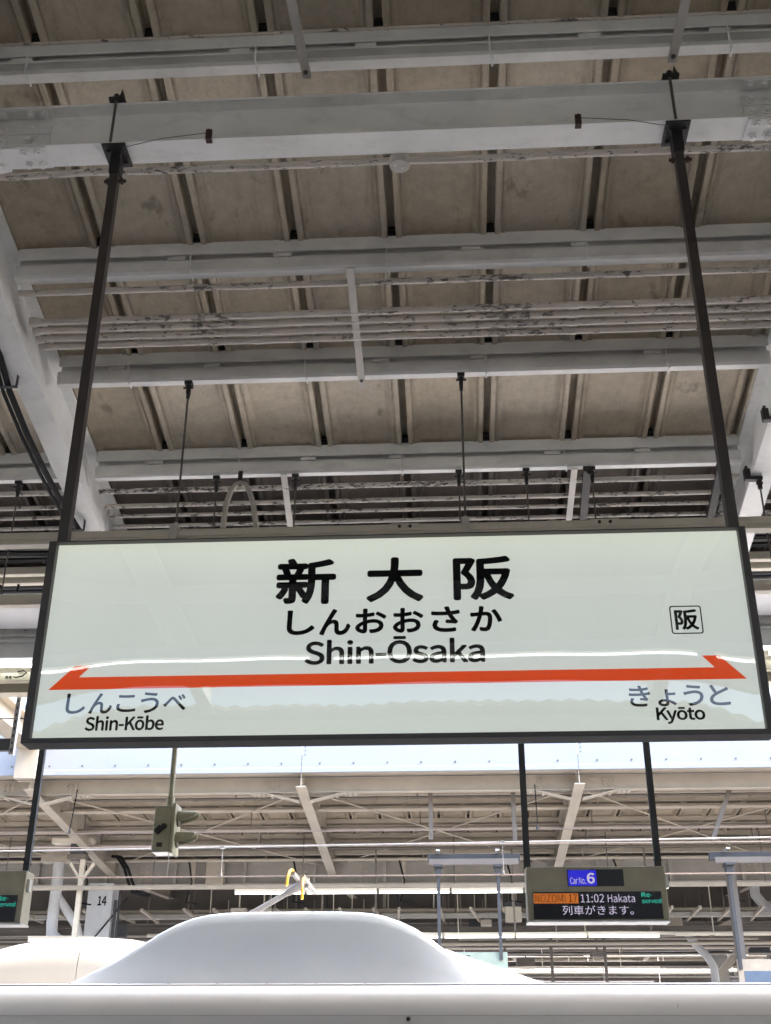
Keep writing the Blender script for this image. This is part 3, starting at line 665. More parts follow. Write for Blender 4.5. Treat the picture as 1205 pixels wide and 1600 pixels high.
# ------------------------------------------------------------------ train display boards
def display(x0, label):
    W, zb, zt, y = .905, 2.592, 2.925, 7.90
    t = thing('train_display', label, 'display board', (x0+W/2, y, zb), 'train display boards')
    h = MB().box(x0, x0+W, y, y+.16, zb, zt)
    obj('housing', h, 'housing', t, bevel=.006)
    obj('bottom_trim', MB().box(x0-.004, x0+W+.004, y-.004, y+.164, zb-.012, zb-.001), 'silver', t)
    X = lambda v: v-.467+x0
    s1 = obj('car_number_screen', MB().box(X(.735), X(1.099), y-.004, y-.0005, 2.800, 2.905), 'screen', t)
    obj('blue_field', MB().box(X(.741), X(.924), y-.0055, y-.0042, 2.803, 2.902), 'ledblue', s1)
    text_mesh('Car No.', (X(.752), X(.854), 2.814, 2.856), y-.007, 'lettering', 'ledwhite', s1)
    text_mesh('6', (X(.861), X(.912), 2.816, 2.884), y-.007, 'lettering', 'ledwhite', s1, .01)
    s2 = obj('train_screen', MB().box(X(.506), X(1.332), y-.004, y-.0005, 2.597, 2.766), 'screen', t)
    obj('orange_field', MB().box(X(.510), X(.797), y-.0055, y-.0042, 2.694, 2.756), 'ledorange', s2)
    text_mesh('NOZOMI 17', (X(.518), X(.788), 2.700, 2.750), y-.007, 'lettering', 'leddark', s2)
    text_mesh('11:02', (X(.812), X(.962), 2.699, 2.750), y-.007, 'lettering', 'ledwhite', s2)
    text_mesh('Hakata', (X(.985), X(1.160), 2.699, 2.750), y-.007, 'lettering', 'ledwhite', s2)
    text_mesh('Re-', (X(1.204), X(1.276), 2.730, 2.758), y-.007, 'lettering', 'ledcyan', s2)
    text_mesh('served', (X(1.203), X(1.327), 2.693, 2.722), y-.007, 'lettering', 'ledcyan', s2)
    text_mesh('列車がきます。', (X(.690), X(1.145), 2.622, 2.680), y-.007, 'lettering', 'ledwhite', s2)
    for px in (x0+.018, x0+W-.028):
        p = obj('post', MB().box(px-.018, px+.018, y+.05, y+.086, zt+.001, 5.02), 'darkgrey', t)
        obj('cable_cover', MB().box(px-.024, px-.018, y+.055, y+.08, zt+.001, 5.0), 'galv', p)
        obj('post_bolt', MB().tube((px-.03, y+.068, zt+.05), (px+.03, y+.068, zt+.05), .006, 6), 'rod', p)
    obj('socket', MB().box(x0+W+.001, x0+W+.02, y+.03, y+.07, zb+.2, zb+.28), 'silver', t)
display(.467, 'beige train display board showing an approaching 11:02 train, on two dark posts')
display(-2.868-.905, 'beige train display board of which only its cyan lettered end shows')

# ------------------------------------------------------------------ two-lens signal
sg = thing('platform_signal', 'olive two-lens signal box with curved hoods hanging on an olive pole', 'signal', (-2.1, 8.5, 3.13))
obj('pole', MB().tube((-2.098, 8.58, 3.50), (-2.098, 8.58, 4.93), .021, 12), 'olive', sg, smooth=True)
obj('pole_collar', MB().tube((-2.098, 8.58, 3.49), (-2.098, 8.58, 3.56), .032, 12), 'olive', sg, smooth=True)
bd = obj('box', MB().box(-2.192, -2.055, 8.50, 8.66, 3.155, 3.485), 'olive', sg, bevel=.012)
obj('front_plate', MB().box(-2.055, -2.03, 8.485, 8.675, 3.14, 3.50), 'olive', sg, bevel=.008)
obj('bottom_plate', MB().box(-2.185, -2.06, 8.505, 8.655, 3.148, 3.154), 'silver', sg)
obj('latch', MB().bar((-2.165, 8.49, 3.285), (-2.125, 8.49, 3.325), .04, .03, (0, 1, 0)).tube((-2.11, 8.498, 3.33), (-2.11, 8.475, 3.33), .02, 8), 'black', bd)
obj('name_plate', MB().box(-2.145, -2.105, 8.494, 8.4995, 3.40, 3.455), 'olive', bd)
obj('vent', MB().box(-2.155, -2.115, 8.494, 8.4995, 3.185, 3.215), 'black', bd)
for zc in (3.395, 3.245):
    vs = []; fs = []; n = 12
    for q, (xx, rr, cut) in enumerate(((-2.03, .062, 0), (-1.97, .062, 12), (-1.90, .060, 38), (-1.885, .058, 62))):
        for k in range(n+1):
            a = R(-25+cut*.9)+(R(230)-2*R(cut*.9))*k/n
            vs.append((xx, 8.58+math.cos(a)*rr, zc+math.sin(a)*rr))
    for q in range(3):
        for k in range(n):
            a = q*(n+1)+k; fs.append((a, a+1, a+n+2, a+n+1))
    h = obj('hood', MB().add(vs, fs), 'olive', sg, smooth=True)
    sol = h.modifiers.new('thickness', 'SOLIDIFY'); sol.thickness = .004
    obj('lens', MB().tube((-2.029, 8.58, zc), (-2.018, 8.58, zc), .052, 18), 'oliveinner', sg, smooth=True)
b = MB(); b.path([(-2.06, 8.5, 3.15), (-2.055, 8.5, 3.08), (-2.06, 8.5, 2.98)], .004, 6); obj('pull_cord', b, 'silver', sg)

# ------------------------------------------------------------------ catenary wires
def wire(pts, r, label, mat='wire', cat='wire', grp=None):
    return tag(obj('overhead_wire', MB().path(pts, r, 6), mat, smooth=True), label, cat, grp)
wire([(-60, 10.3, 3.262), (60, 10.3, 3.266)], .0065, 'copper contact wire running above the train roof past the pantograph')
mw = wire([(-60, 10.3, 3.55), (-20, 10.3, 3.47), (-3.7, 10.3, 3.495), (2.7, 10.3, 3.56), (20, 10.3, 3.70), (60, 10.3, 3.9)], .0075, 'thick bright messenger cable above the contact wire', 'wire2')
for x in (-2.02, .42, 4.4, -6.4):
    zz = 3.495+(x+3.7)/6.4*.065
    obj('dropper', MB().tube((x, 10.3, zz), (x, 10.3, 3.264), .003, 6).box(x-.02, x+.02, 10.285, 10.315, zz-.012, zz+.012).tube((x, 10.3, 3.30), (x, 10.3, 3.262), .008, 6), 'wire2', mw)
wire([(-60, 19.0, 5.30), (0, 19.0, 5.37), (60, 19.0, 5.40)], .010, 'thin reddish feeder wire slung under the opposite canopy edge', 'wire')
wire([(-60, 14.9, 4.02+.30), (60, 14.9, 4.02+.42)], .006, 'contact wire of the second track beyond the train', 'wire')
wire([(-60, 13.2, 5.80), (60, 13.2, 5.30)], .007, 'dark feeder wire high over the tracks across the white fascia', 'rubber')
wire([(-60, 13.6, 5.15), (-8, 13.6, 4.93), (30, 13.6, 4.93)], .005, 'thin dark wire over the tracks against the opposite eaves', 'rubber')

# ------------------------------------------------------------------ train with pantograph
train = thing('bullet_train', 'white bullet train roof with smooth pantograph shroud, standing across the platform edge', 'train', (0, 10.3, -1.25))
YC = 10.32
half = [(1.69, -1.0), (1.69, 1.2), (1.682, 1.6), (1.672, 1.85), (1.66, 1.99), (1.645, 2.07), (1.622, 2.14), (1.585, 2.20), (1.53, 2.245), (1.45, 2.275), (1.36, 2.29), (1.28, 2.298), (1.0, 2.315), (.5, 2.335), (0, 2.34)]
prof = [(YC-a, z) for a, z in half]+[(YC+a, z) for a, z in reversed(half[:-1])]
body = MB().prism(prof, 'X', -15.5, 9.4)
body2 = MB().prism(prof, 'X', 9.9, 34); body3 = MB().prism(prof, 'X', -40, -16)
for bb in (body, body2, body3):
    o = obj('car_body', bb, 'train', train, smooth=True)
for (xa, xb) in ((9.4, 9.9), (-16, -15.5)):
    obj('gangway', MB().prism([(YC+(y-YC)*.93, z*.96) for y, z in prof], 'X', xa, xb), 'darkgrey', train)
obj('roof_skin', MB().prism([(YC-1.42, 2.287), (YC-1.36, 2.297), (YC-1.2, 2.312), (YC+1.2, 2.312), (YC+1.36, 2.297), (YC+1.42, 2.287), (YC+1.35, 2.25), (YC-1.35, 2.25)], 'X', -15.3, 9.2), 'trainroof', train, smooth=True)
for x in (-.34, -6.5, 5.8):
    obj('side_plug', MB().tube((x, YC-1.64, 2.05), (x, YC-1.656, 2.047), .014, 10), 'rust', train)
obj('side_seam', MB().box(-15.4, 9.3, YC-1.650, YC-1.63, 2.068, 2.072), 'trainroof', train)
# shroud: a long smooth side wall whose ends sweep down to the roof
def smoothstep(t): t = max(0, min(1, t)); return t*t*(3-2*t)
sp = [(-2.98, 2.29), (-2.925, 2.335), (-2.76, 2.415), (-2.598, 2.493), (-2.43, 2.59), (-2.271, 2.690), (-2.15, 2.752), (-2.03, 2.795), (-1.90, 2.822), (-1.783, 2.834), (-1.60, 2.840), (-1.2, 2.842), (-.90, 2.840), (-.743, 2.835), (-.64, 2.825), (-.546, 2.806), (-.42, 2.766), (-.302, 2.712), (-.18, 2.632), (-.063, 2.545), (.03, 2.472), (.125, 2.397), (.20, 2.33), (.24, 2.29)]
vs = []; fs = []; prof_t = [(-.06, 0), (-.04, .45), (-.022, .86), (-.014, .95), (-.004, .985), (.012, 1.0), (.03, 1.0), (.046, .985), (.06, .94), (.09, .5), (.12, 0)]
for x, zt in sp:
    for dy, q in prof_t: vs.append((x, 9.32+dy, 2.24+(zt-2.24)*q))
n = len(prof_t)
for i in range(len(sp)-1):
    for k in range(n-1): fs.append((i*n+k, i*n+k+1, (i+1)*n+k+1, (i+1)*n+k))
fs += [tuple(range(n)), tuple(range((len(sp)-1)*n, len(sp)*n))]
def shroud(dy):
    m_ = MB(); m_.add([(v[0], v[1]+dy, v[2]) for v in vs], fs); return obj('pantograph_shroud', m_, 'shroud', train, smooth=True)
shroud(0); shroud(1.95)
# rounded fairing along the roof centre
def fairing(keys, name, ymid, w):
    vs = []; fs = []; n = 16
    for x, h, ww in keys:
        for k in range(n+1):
            a = math.pi*k/n; c, s_ = math.cos(a), math.sin(a)
            vs.append((x, ymid-math.copysign(abs(c)**.7, c)*w*ww, 2.30+h*(s_**.55)))
    m = n+1
    for i in range(len(keys)-1):
        for k in range(n): fs.append((i*m+k, i*m+k+1, (i+1)*m+k+1, (i+1)*m+k))
    return obj(name, MB().add(vs, fs), 'fairing', train, smooth=True)
fairing([(-5.2, .0, .7), (-4.7, .12, .8), (-4.2, .245, .9), (-3.839, .325, .95), (-3.574, .390, 1), (-3.305, .432, 1), (-2.985, .448, 1)], 'roof_fairing', 10.22, .62)
fairing([(-2.981, .447, 1), (-2.674, .425, 1), (-2.3, .36, 1), (-1.9, .2, .95), (-1.6, .1, .9)], 'roof_fairing', 10.22, .62)
fairing([(-1.0, .25, 1), (-.6, .40, 1), (-.35, .40, 1), (-.069, .335, 1), (.14, .265, .97), (.4, .18, .9), (.629, .10, .8), (.95, .0, .6)], 'roof_fairing', 10.22, .62)
for x in (-6.2, -3.9, 1.5, 3.9, 6.3):
    obj('panel_joint', MB().prism([(YC-1.655, 2.0), (YC-1.624, 2.14), (YC-1.532, 2.2465), (YC-1.45, 2.2775), (YC-1.36, 2.2925), (YC-1.36, 2.28), (YC-1.45, 2.26), (YC-1.52, 2.23), (YC-1.61, 2.12), (YC-1.64, 2.0)], 'X', x, x+.006), 'trainroof', train)
rivet_m = shared(MB().tube((0, 0, 0), (0, 0, .006), .010, 8), 'roof_bolt', 'trainroof')
for i in range(42): inst('roof_bolt', rivet_m, train, (-7.5+i*.36, YC-1.33, 2.298))
# single-arm pantograph
pg = obj('pantograph_base', MB().box(-2.2, -1.0, 10.05, 10.45, 2.345, 2.42).tube((-2.0, 10.25, 2.42), (-2.0, 10.25, 2.56), .08, 12).tube((-1.25, 10.25, 2.42), (-1.25, 10.25, 2.56), .08, 12), 'darkgrey', train)
ar_ = obj('pantograph_arm', MB().tube((-2.25, 10.25, 2.66), (-1.40, 10.22, 3.125), .028, 10, .022).tube((-2.25, 10.25, 2.66), (-1.35, 10.25, 2.55), .05, 10, .04), 'pgraph', train, smooth=True)
hd = obj('pantograph_head', MB().tube((-1.42, 10.2, 3.115), (-1.28, 10.2, 3.185), .032, 10, .04).bar((-1.33, 9.84, 3.215), (-1.33, 10.75, 3.215), .028, .03).bar((-1.25, 9.84, 3.19), (-1.25, 10.75, 3.19), .028, .03).box(-1.34, -1.24, 10.17, 10.23, 3.15, 3.235), 'pgraph', train, smooth=True)
b = MB(); b.path([(-1.335, 9.86, 3.235), (-1.338, 9.79, 3.232), (-1.345, 9.735, 3.21), (-1.355, 9.70, 3.16), (-1.36, 9.69, 3.09)], .0125, 8); obj('horn', b, 'yellow', hd, smooth=True)
b = MB(); b.path([(-1.24, 9.86, 3.17), (-1.235, 9.79, 3.165), (-1.232, 9.73, 3.13), (-1.232, 9.70, 3.06), (-1.23, 9.69, 2.985)], .011, 8); obj('horn', b, 'yellow', hd, smooth=True)

# ------------------------------------------------------------------ opposite platform canopies
def far_canopy(y0, full, label):
    """canopy dropping gently from its track edge at y0 to a main girder 5.3 m in, rising again behind"""
    T2 = .10; ym = y0+5.3
    zr = lambda y: 6.475-T2*(y-y0)
    c = thing('platform_canopy', label, 'canopy', (0, y0, 6.2))
    canopy(c, None, (-15.8, 10.9), zr, T2, [y0+1.2, y0+2.05, y0+3.15, y0+4.05, y0+4.75], None, ('farsheet', 'farsteel', 'farsteel'), (-15, 10, 0) if full else (99, 99, 0), y0, 5.3)
    # rear half: its shade is put into dark sheet and purlin colours
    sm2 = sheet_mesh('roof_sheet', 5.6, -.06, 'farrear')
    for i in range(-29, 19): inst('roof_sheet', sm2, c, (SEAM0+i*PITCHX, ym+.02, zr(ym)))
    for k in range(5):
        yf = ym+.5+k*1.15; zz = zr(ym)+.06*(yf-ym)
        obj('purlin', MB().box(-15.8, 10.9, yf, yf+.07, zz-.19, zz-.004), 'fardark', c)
    obj('dark_rear_fill', MB().box(-15.8, 10.9, ym+5.2, ym+5.32, 5.12, 6.2), 'fardark', c)  # dark board added to fill the shaded band below the main girder
    # eave beam with haunches
    ze = zr(y0+.5)
    obj('eave_beam', MB().hbeam((-15.8, y0+.5, ze-.395), (10.9, y0+.5, ze-.395), .15, .30), 'farsteel', c)
    gm = shared(MB().hbeam((0, y0-.05, zr(y0)-.47), (0, ym+.15, zr(ym)-.47), .17, .455, .02, .014), 'girder', 'farsteel')
    gm2 = shared(MB().hbeam((0, ym+.15, zr(ym)-.47), (0, ym+5.6, zr(ym)+.34-.47), .17, .455, .02, .014), 'girder', 'farsteel')
    bolts = MB()
    for gx in GX[:6]:
        g = inst('girder', gm, c, (gx, 0, 0)); inst('girder', gm2, c, (gx, 0, 0))
        for s in (-1, 1):
            h = MB(); zb = ze-.399
            xa, xb = gx+s*.09, gx+s*.62
            v = [(xa, y0+.42, zb-.13), (xb, y0+.42, zb-.001), (xb, y0+.58, zb-.001), (xa, y0+.58, zb-.13)]
            h.add(v+[(p[0], p[1], p[2]-.016) for p in v], [(0,1,2,3),(7,6,5,4),(0,4,5,1),(1,5,6,2),(2,6,7,3),(3,7,4,0)])
            h.box(min(xb, xb+s*.28), max(xb, xb+s*.28), y0+.43, y0+.57, zb-.014, zb-.001)
            ho = obj('haunch', h, 'farsteel', c)
            if full:
                for q in (.06, .14, .22, -.08):
                    for yy in (y0+.455, y0+.545):
                        zz = zb-.014 if q > 0 else zb-.035
                        inst('bolt', FB, ho, (xb+s*q, yy, zz))
                for q in (.04, .12, .2):
                    for zz in (zb+.1, zb+.18): inst('bolt', FB, ho, (xb+s*(q-.2), y0+.494, zz), (R(-90), 0, 0))
    # roof-plane cross bracing
    for i in range(5):
        xa, xb = GX[i]+.2, GX[i+1]-.2
        for s in (0, 1):
            a = (xa if s else xb, y0+.75, zr(y0+.75)-.33); d = (xb if s else xa, ym-.25, zr(ym-.25)-.30-.03*s)
            obj('brace_rod', MB().tube(a, d, .014, 8), 'farsteel', c)
    # main girder along the platform
    zt, zb = zr(ym)-.16, zr(ym)-.62
    mg = obj('main_girder', MB().box(-16, 11, ym+.14, ym+.165, zb+.02, zt-.02).box(-16, 11, ym-.0, ym+.3, zb, zb+.02).box(-16, 11, ym-.0, ym+.3, zt-.02, zt), 'fargird', c)
    x = -15.6
    k = 0
    while x < 10.9:
        obj('stiffener', MB().box(x-.03, x+.03, ym+.03, ym+.139, zb+.021, zt-.021), 'fargird', mg)
        if full and k % 3 == 1: obj('cable_strap', MB().box(x+.35, x+.42, ym-.025, ym-.003, zb-.05, zt+.05), 'farsteel', mg)
        x += 1.42; k += 1
    if full:
        for gx in GX[1:6]:
            for s in (-1, 1):
                for i in range(2):
                    for j in range(4): inst('bolt', FB, mg, (gx+s*(.55+.12*i), ym+.139, zb+.08+.09*j), (R(-90), 0, 0))
    # fascia panels above the edge
    for i in range(6 if full else 0):
        xa, xb = GX[i]+.004, GX[i+1]-.004
        f = obj('fascia_panel', MB().box(xa, xb, y0-.03, y0-.01, zr(y0)+.03, zr(y0)+.98), 'fascia', c)
        obj('flashing', MB().prism([(y0-.075, zr(y0)-.235), (y0-.012, zr(y0)-.235), (y0-.012, zr(y0)+.029), (y0-.034, zr(y0)+.029), (y0-.034, zr(y0)-.05), (y0-.065, zr(y0)-.055), (y0-.065, zr(y0)-.15), (y0-.075, zr(y0)-.16)], 'X', xa, xb), 'fascia', f)
        if full:
            for k in range(8): obj('screw', MB().tube((xa+.3+k*.55, y0-.064, zr(y0)-.09), (xa+.3+k*.55, y0-.08, zr(y0)-.09), .016, 6), 'rod', f)
            for k in range(12): obj('rivet', MB().tube((xa+.05, y0-.03, zr(y0)+.06+k*.07), (xa+.05, y0-.036, zr(y0)+.06+k*.07), .010, 6), 'galv', f)
    obj('eave_trim', MB().box(-15.8, 10.9, y0-.008, y0+.12, zr(y0)-.235, zr(y0)-.19), 'farsteel', c)
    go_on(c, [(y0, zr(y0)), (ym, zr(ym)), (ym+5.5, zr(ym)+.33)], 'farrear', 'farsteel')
    return c, zr, ym
FB = shared(MB().tube((0, 0, 0), (0, 0, -.03), .028, 6), 'bolt', 'farsteel')
fc, zr2, YM = far_canopy(18.7, True, 'opposite platform canopy with white fascia and cream steel frame beyond the train')
far_canopy(39.9, False, 'distant cream canopy glimpsed under the opposite canopy')
# link beam across the tracks
lb = thing('link_beam', 'pale steel beam spanning the tracks between both canopies, left of the sign', 'beam', (-6.93, 18.5, 6.2))
obj('beam', MB().hbeam((-6.93, 6.5, 6.62), (-6.93, 18.62, 6.62), .34, .40, .03, .03), 'farsteel', lb)
obj('stub', MB().box(-7.10, -6.76, 18.35, 18.62, 6.13, 6.619), 'farsteel', lb)
obj('stub', MB().box(-7.10, -6.76, 6.6, 6.9, 5.60, 6.619), 'farsteel', lb)
# perforated strut at the near canopy edge
st = thing('perforated_strut', 'galvanised perforated strut hanging at the canopy edge left of the sign', 'strut', (-3.65, 9.3, 4.1))
obj('channel', MB().box(-3.665, -3.627, 9.29, 9.296, 4.09, 4.95).box(-3.665, -3.661, 9.296, 9.33, 4.09, 4.95).box(-3.631, -3.627, 9.296, 9.33, 4.09, 4.95), 'wire2', st)
for k in range(12): obj('slot', MB().box(-3.652, -3.640, 9.286, 9.2895, 4.115+k*.06, 4.14+k*.06), 'black', st)
obj('cross_channel', MB().box(-4.6, -3.67, 9.29, 9.34, 4.125, 4.225), 'galv', st)

# ---- fittings of the opposite platform
def column(x, y, w, d, ztop, label, grp, mat='white'):
    t = thing('platform_column', label, 'column', (x, y, 0), grp)
    obj('shaft', MB().box(x-w/2, x+w/2, y-d/2, y-d/2+.03, .02, ztop).box(x-w/2, x+w/2, y+d/2-.03, y+d/2, .02, ztop).box(x-.03, x+.03, y-d/2+.031, y+d/2-.031, .02, ztop), mat, t)
    obj('base_plate', MB().box(x-w/2-.1, x+w/2+.1, y-d/2-.1, y+d/2+.1, .004, .019), mat, t)
    return t
cl = column(-7.07, YM-.02, .50, .42, 5.33, 'white steel column marked 14 on the opposite platform', 'opposite columns')
text_mesh('14', (-7.11, -6.93, 4.90, 5.08), YM-.02-.2125, 'number', 'print', cl, .01)
obj('conduit', MB().tube((-6.74, YM-.25, .05), (-6.74, YM-.25, 5.0), .035, 8).tube((-6.66, YM-.25, .05), (-6.66, YM-.25, 5.1), .022, 8), 'galv', cl, smooth=True)
obj('brace_cable', MB().tube((-7.32, YM-.26, 4.0), (-6.5, YM-.26, 5.05), .015, 6), 'rubber', cl)
column(6.30, 30.2, .34, .4, 5.9, 'grey column standing behind the cream board on the opposite platform', 'opposite columns', 'fargird')
column(11.2, YM-.02, .5, .42, 5.33, 'white steel column out past the cream board', 'opposite columns')
pipe_t = thing('drain_pipe', 'white drain pipe with angled branch beside the column marked 14', 'drain pipe', (-7.75, 23, 0))
b = MB(); b.path([(-7.72, 23.0, 5.62), (-7.72, 23.0, 5.0), (-7.72, 23.0, 4.45), (-7.70, 23.0, 4.28), (-7.58, 23.0, 4.17), (-7.3, 23.0, 4.05)], .11, 12); obj('main_run', b, 'pvc', pipe_t, smooth=True)
b = MB(); b.path([(-7.72, 23.05, 5.0), (-7.6, 23.05, 4.86), (-7.26, 23.05, 4.44), (-7.15, 23.05, 4.1)], .085, 12); obj('branch', b, 'pvc', pipe_t, smooth=True)
obj('hopper', MB().box(-8.05, -7.35, 22.85, 23.15, 5.6, 5.92), 'farsteel', pipe_t)
sp_t = thing('support_post', 'slim cream post with capped bracket boxes in front of the column marked 14', 'post', (-7.2, 22.2, 0))
obj('post', MB().box(-7.06, -6.97, 22.2, 22.28, .02, 5.55), 'cream', sp_t)
obj('cap_board', MB().box(-7.62, -6.86, 22.1, 22.4, 5.80, 5.90), 'cream', sp_t)
obj('box', MB().box(-7.30, -6.95, 22.12, 22.38, 5.52, 5.60), 'fardark', sp_t); obj('box', MB().box(-7.25, -6.98, 22.12, 22.38, 5.60, 5.799), 'galv', sp_t)
obj('bracket', MB().bar((-7.25, 22.24, 5.45), (-7.03, 22.24, 5.15), .05, .05).bar((-6.8, 22.24, 5.45), (-7.0, 22.24, 5.15), .05, .05), 'cream', sp_t)
ck = thing('cable_drop', 'pair of black cables dropping from the girder beside the column marked 14', 'cable', (-6.4, 23.4, 4.9))
for k in range(2):
    b = MB(); b.path([(-6.75+.07*k, 23.2, 5.75), (-6.62+.07*k, 23.15, 5.72), (-6.45+.07*k, 23.1, 5.5), (-6.35+.08*k, 23.1, 5.25), (-6.25+.1*k, 23.1, 5.05), (-6.0+.1*k, 23.1, 4.98)], .03, 8); obj('cable', b, 'rubber', ck, smooth=True)
tag(obj('wall_box', MB().box(-4.98, -4.62, 23.78, 23.96, 5.24, 5.80), 'farsteel', bevel=.01), 'cream junction box fixed on the main girder of the opposite canopy', 'junction box')
# ducts and lamp rows
def longduct(y, z0, z1, w, mat, label, x0=-15, x1=10.5):
    t = thing('cable_duct', label, 'cable duct', (0, y, z0))
    x = x0; i = 0
    while x < x1:
        obj('duct_section', MB().cbox(x, min(x+2.79, x1), y, y+w, z0, z1, .008), mat, t)
        obj('joint_plate', MB().box(x-.10, x+.10, y-.008, y-.001, z0+.01, z1-.02), mat, t)
        obj('hanger', MB().tube((x+1, y+w/2, z1), (x+1, y+w/2, z1+.9), .012, 6), 'rod', t); x += 2.8
    return t
longduct(22.0, 4.94, 5.01, .10, 'farsteel', 'cream duct running along the opposite platform under the main girder')
longduct(25.6, 4.88, 4.97, .2, 'fargird', 'rear cream duct behind the opposite main girder')
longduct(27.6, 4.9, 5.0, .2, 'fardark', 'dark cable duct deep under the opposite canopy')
for i in range(5):
    lamp(-3.4+i*1.33, 22.06, 4.86, 1.30, 'lit fluorescent lamp in the row below the opposite duct', 'opposite lamp row', 'tubefar')
for i in range(4):
    lamp(-.9+i*1.33, 22.8, 4.17, 1.30, 'lit fluorescent lamp in the lower row behind the pale green board', 'lower lamp row', 'tubefar')
lamp(-7.45, 22.8, 4.14, 1.25, 'lit fluorescent lamp behind the drain pipe', 'lower lamp row', 'tubefar')
for x in (-1.5, 1.1, 3.6): tag(obj('lamp_hanger', MB().tube((x, 22.85, 4.25), (x, 22.85, 5.8), .02, 6), 'fardark'), 'dark rod carrying the lower lamp row on the opposite platform', 'rod', 'lower lamp hangers')
# deeper clutter under the opposite roof: beams and small cameras / speakers
for k, (y, z, h, m_) in enumerate(((26.4, 4.62, .16, 'fardark'), (28.2, 4.55, .34, 'fardark'), (30.0, 4.75, .22, 'fargird'), (30.6, 4.35, .12, 'fardark'))):
    tag(obj('cross_beam', MB().hbeam((-16, y, z), (11, y, z), .2, h, .02, .02), m_), ['narrow dark beam just behind the opposite main girder', 'deep dark beam under the opposite canopy', 'pale edge beam at the far side of the opposite canopy', 'low dark rail at the far side of the opposite platform'][k], 'beam')
random.seed(3)
for i in range(26):
    x = -9+i*.66+random.uniform(-.15, .15)
    tag(obj('bracket_arm', MB().bar((x, 24.6, 4.93), (x+random.uniform(-.1, .25), 26.2, 4.88), .05, .05), 'farsteel'), 'short pale bracket arm poking out beneath the opposite main girder', 'bracket', 'bracket arms')
for x in (-4.35, -3.85, 1.15): tag(obj('speaker_box', MB().box(x-.16, x+.16, 24.2, 24.4, 4.62, 4.90).tube((x, 24.3, 4.9), (x, 24.3, 5.3), .02, 6), 'farsteel', bevel=.01), 'small square pale speaker box hanging under the opposite main girder', 'speaker', 'speaker boxes')
random.seed(11)
for i in range(26):
    y = random.uniform(24.8, 36.0); z = 4.15+random.uniform(0, .95)+.0*y; r = random.uniform(.018, .05)
    x0 = random.uniform(-15, -4); x1 = random.uniform(3, 10.5)
    b = MB(); b.path([(x0+(x1-x0)*k/8, y, z+random.uniform(-.015, .015)) for k in range(9)], r, 8)
    for k in range(5): xx = x0+(x1-x0)*(k+.5)/5; b.tube((xx, y, z), (xx, y, 5.75), .012, 6)
    tag(obj('service_pipe', b, random.choice(['fardark', 'farsteel', 'galv', 'fargird', 'cream']), smooth=True), 'service pipe hung in the dark beyond the opposite main girder', 'pipe', 'rear service pipes')
for i in range(36):
    x = random.uniform(-9.5, 8); y = random.uniform(25, 31); z = random.uniform(4.2, 5.0); w = random.uniform(.1, .3); h = random.uniform(.1, .28)
    tag(obj('ceiling_box', MB().box(x-w, x+w, y, y+.25, z, z+h).tube((x, y+.12, z+h), (x, y+.12, 5.8), .02, 6), random.choice(['fardark', 'farsteel', 'galv']), bevel=.012), 'small service box hung under the rear half of the opposite canopy', 'box', 'rear service boxes')
for k, (y, dz, r, m_) in enumerate(((19.75, .30, .022, 'fardark'), (20.35, .30, .03, 'farsteel'), (21.4, .30, .02, 'fardark'), (22.35, .32, .035, 'fargird'), (22.55, .34, .02, 'fardark'), (23.3, .34, .03, 'farsteel'))):
    z = zr2(y)-dz; b = MB(); b.path([(-15+25*i/10, y, z) for i in range(11)], r, 8)
    for i in range(8): b.tube((-13+3.1*i, y, z), (-13+3.1*i, y, zr2(y)), .012, 6)
    tag(obj('service_pipe', b, m_, smooth=True), ['thin dark conduit just inside the opposite eave beam', 'pale conduit under the first opposite purlins', 'thin dark conduit midway under the opposite roof', 'thick grey pipe under the inner opposite purlins', 'thin dark conduit beside the thick grey pipe', 'pale conduit next to the opposite main girder'][k], 'pipe', 'opposite conduits')
for k in range(9):
    x = -9.5+k*2.1
    tag(obj('drop_cable', MB().path([(x, 23.6, 5.75), (x+.12, 23.5, 5.3), (x+.05, 23.4, 4.9), (x+.3, 23.3, 4.85)], .018, 6), 'rubber', smooth=True), 'loose black cable drooping below the opposite main girder', 'cable', 'drooping cables')
# hung frames carrying boards on the opposite platform
def hung_frame(x0, x1, y, label, posts, rods, sloping=False):
    t = thing('hanging_sign_frame', label, 'sign frame', (x0, y, 3.4), 'hung sign frames')
    obj('top_channel', MB().box(x0, x1, y, y+.10, 4.965, 5.085), 'galv', t)
    obj('bottom_channel', MB().box(x0+.03, x1-.04, y-.25, y-.16, 4.875, 4.965), 'fardark', t)
    for px, zb in posts:
        o = obj('drop_post', MB().box(px-.026, px+.026, y-.13, y-.08, zb, 5.0), 'galv', t)
        obj('yoke', MB().box(px-.07, px+.07, y-.27, y-.001, 4.84, 4.874).box(px-.05, px+.05, y-.2, y-.03, 4.72, 4.84), 'galv', o)
        obj('clip', MB().box(px-.03, px+.03, y-.27, y+.11, 5.086, 5.11), 'silver', o)
    for (xa, za, xb, zb2) in rods:
        obj('perforated_bar', MB().bar((xa, y+.05, za), (xb, y+.05, zb2), .07, .07, (0, 1, 0)), 'fardark', t)
    return t
hung_frame(-.435, 1.07, 19.5, 'grey hung frame whose posts hold the pale green board', ((-.26, 3.5), (.70, 3.45)), ((-.372, 6.18, -.372, 5.33), (1.007, 6.18, 1.007, 5.30)))
hung_frame(4.12, 6.4, 19.5, 'grey hung frame whose posts hold the cream board', ((4.37, 3.3), (5.9, 3.3)), ((4.62, 6.18, 4.2, 5.27), (5.7, 6.18, 5.7, 5.3)))
obj_b = thing('platform_board', 'pale green hanging board with dark number behind the train shroud', 'sign', (.3, 19.42, 3.0))
obj('panel', MB().box(-.9, .80, 19.42, 19.47, 2.95, 3.565), 'signboard', obj_b)
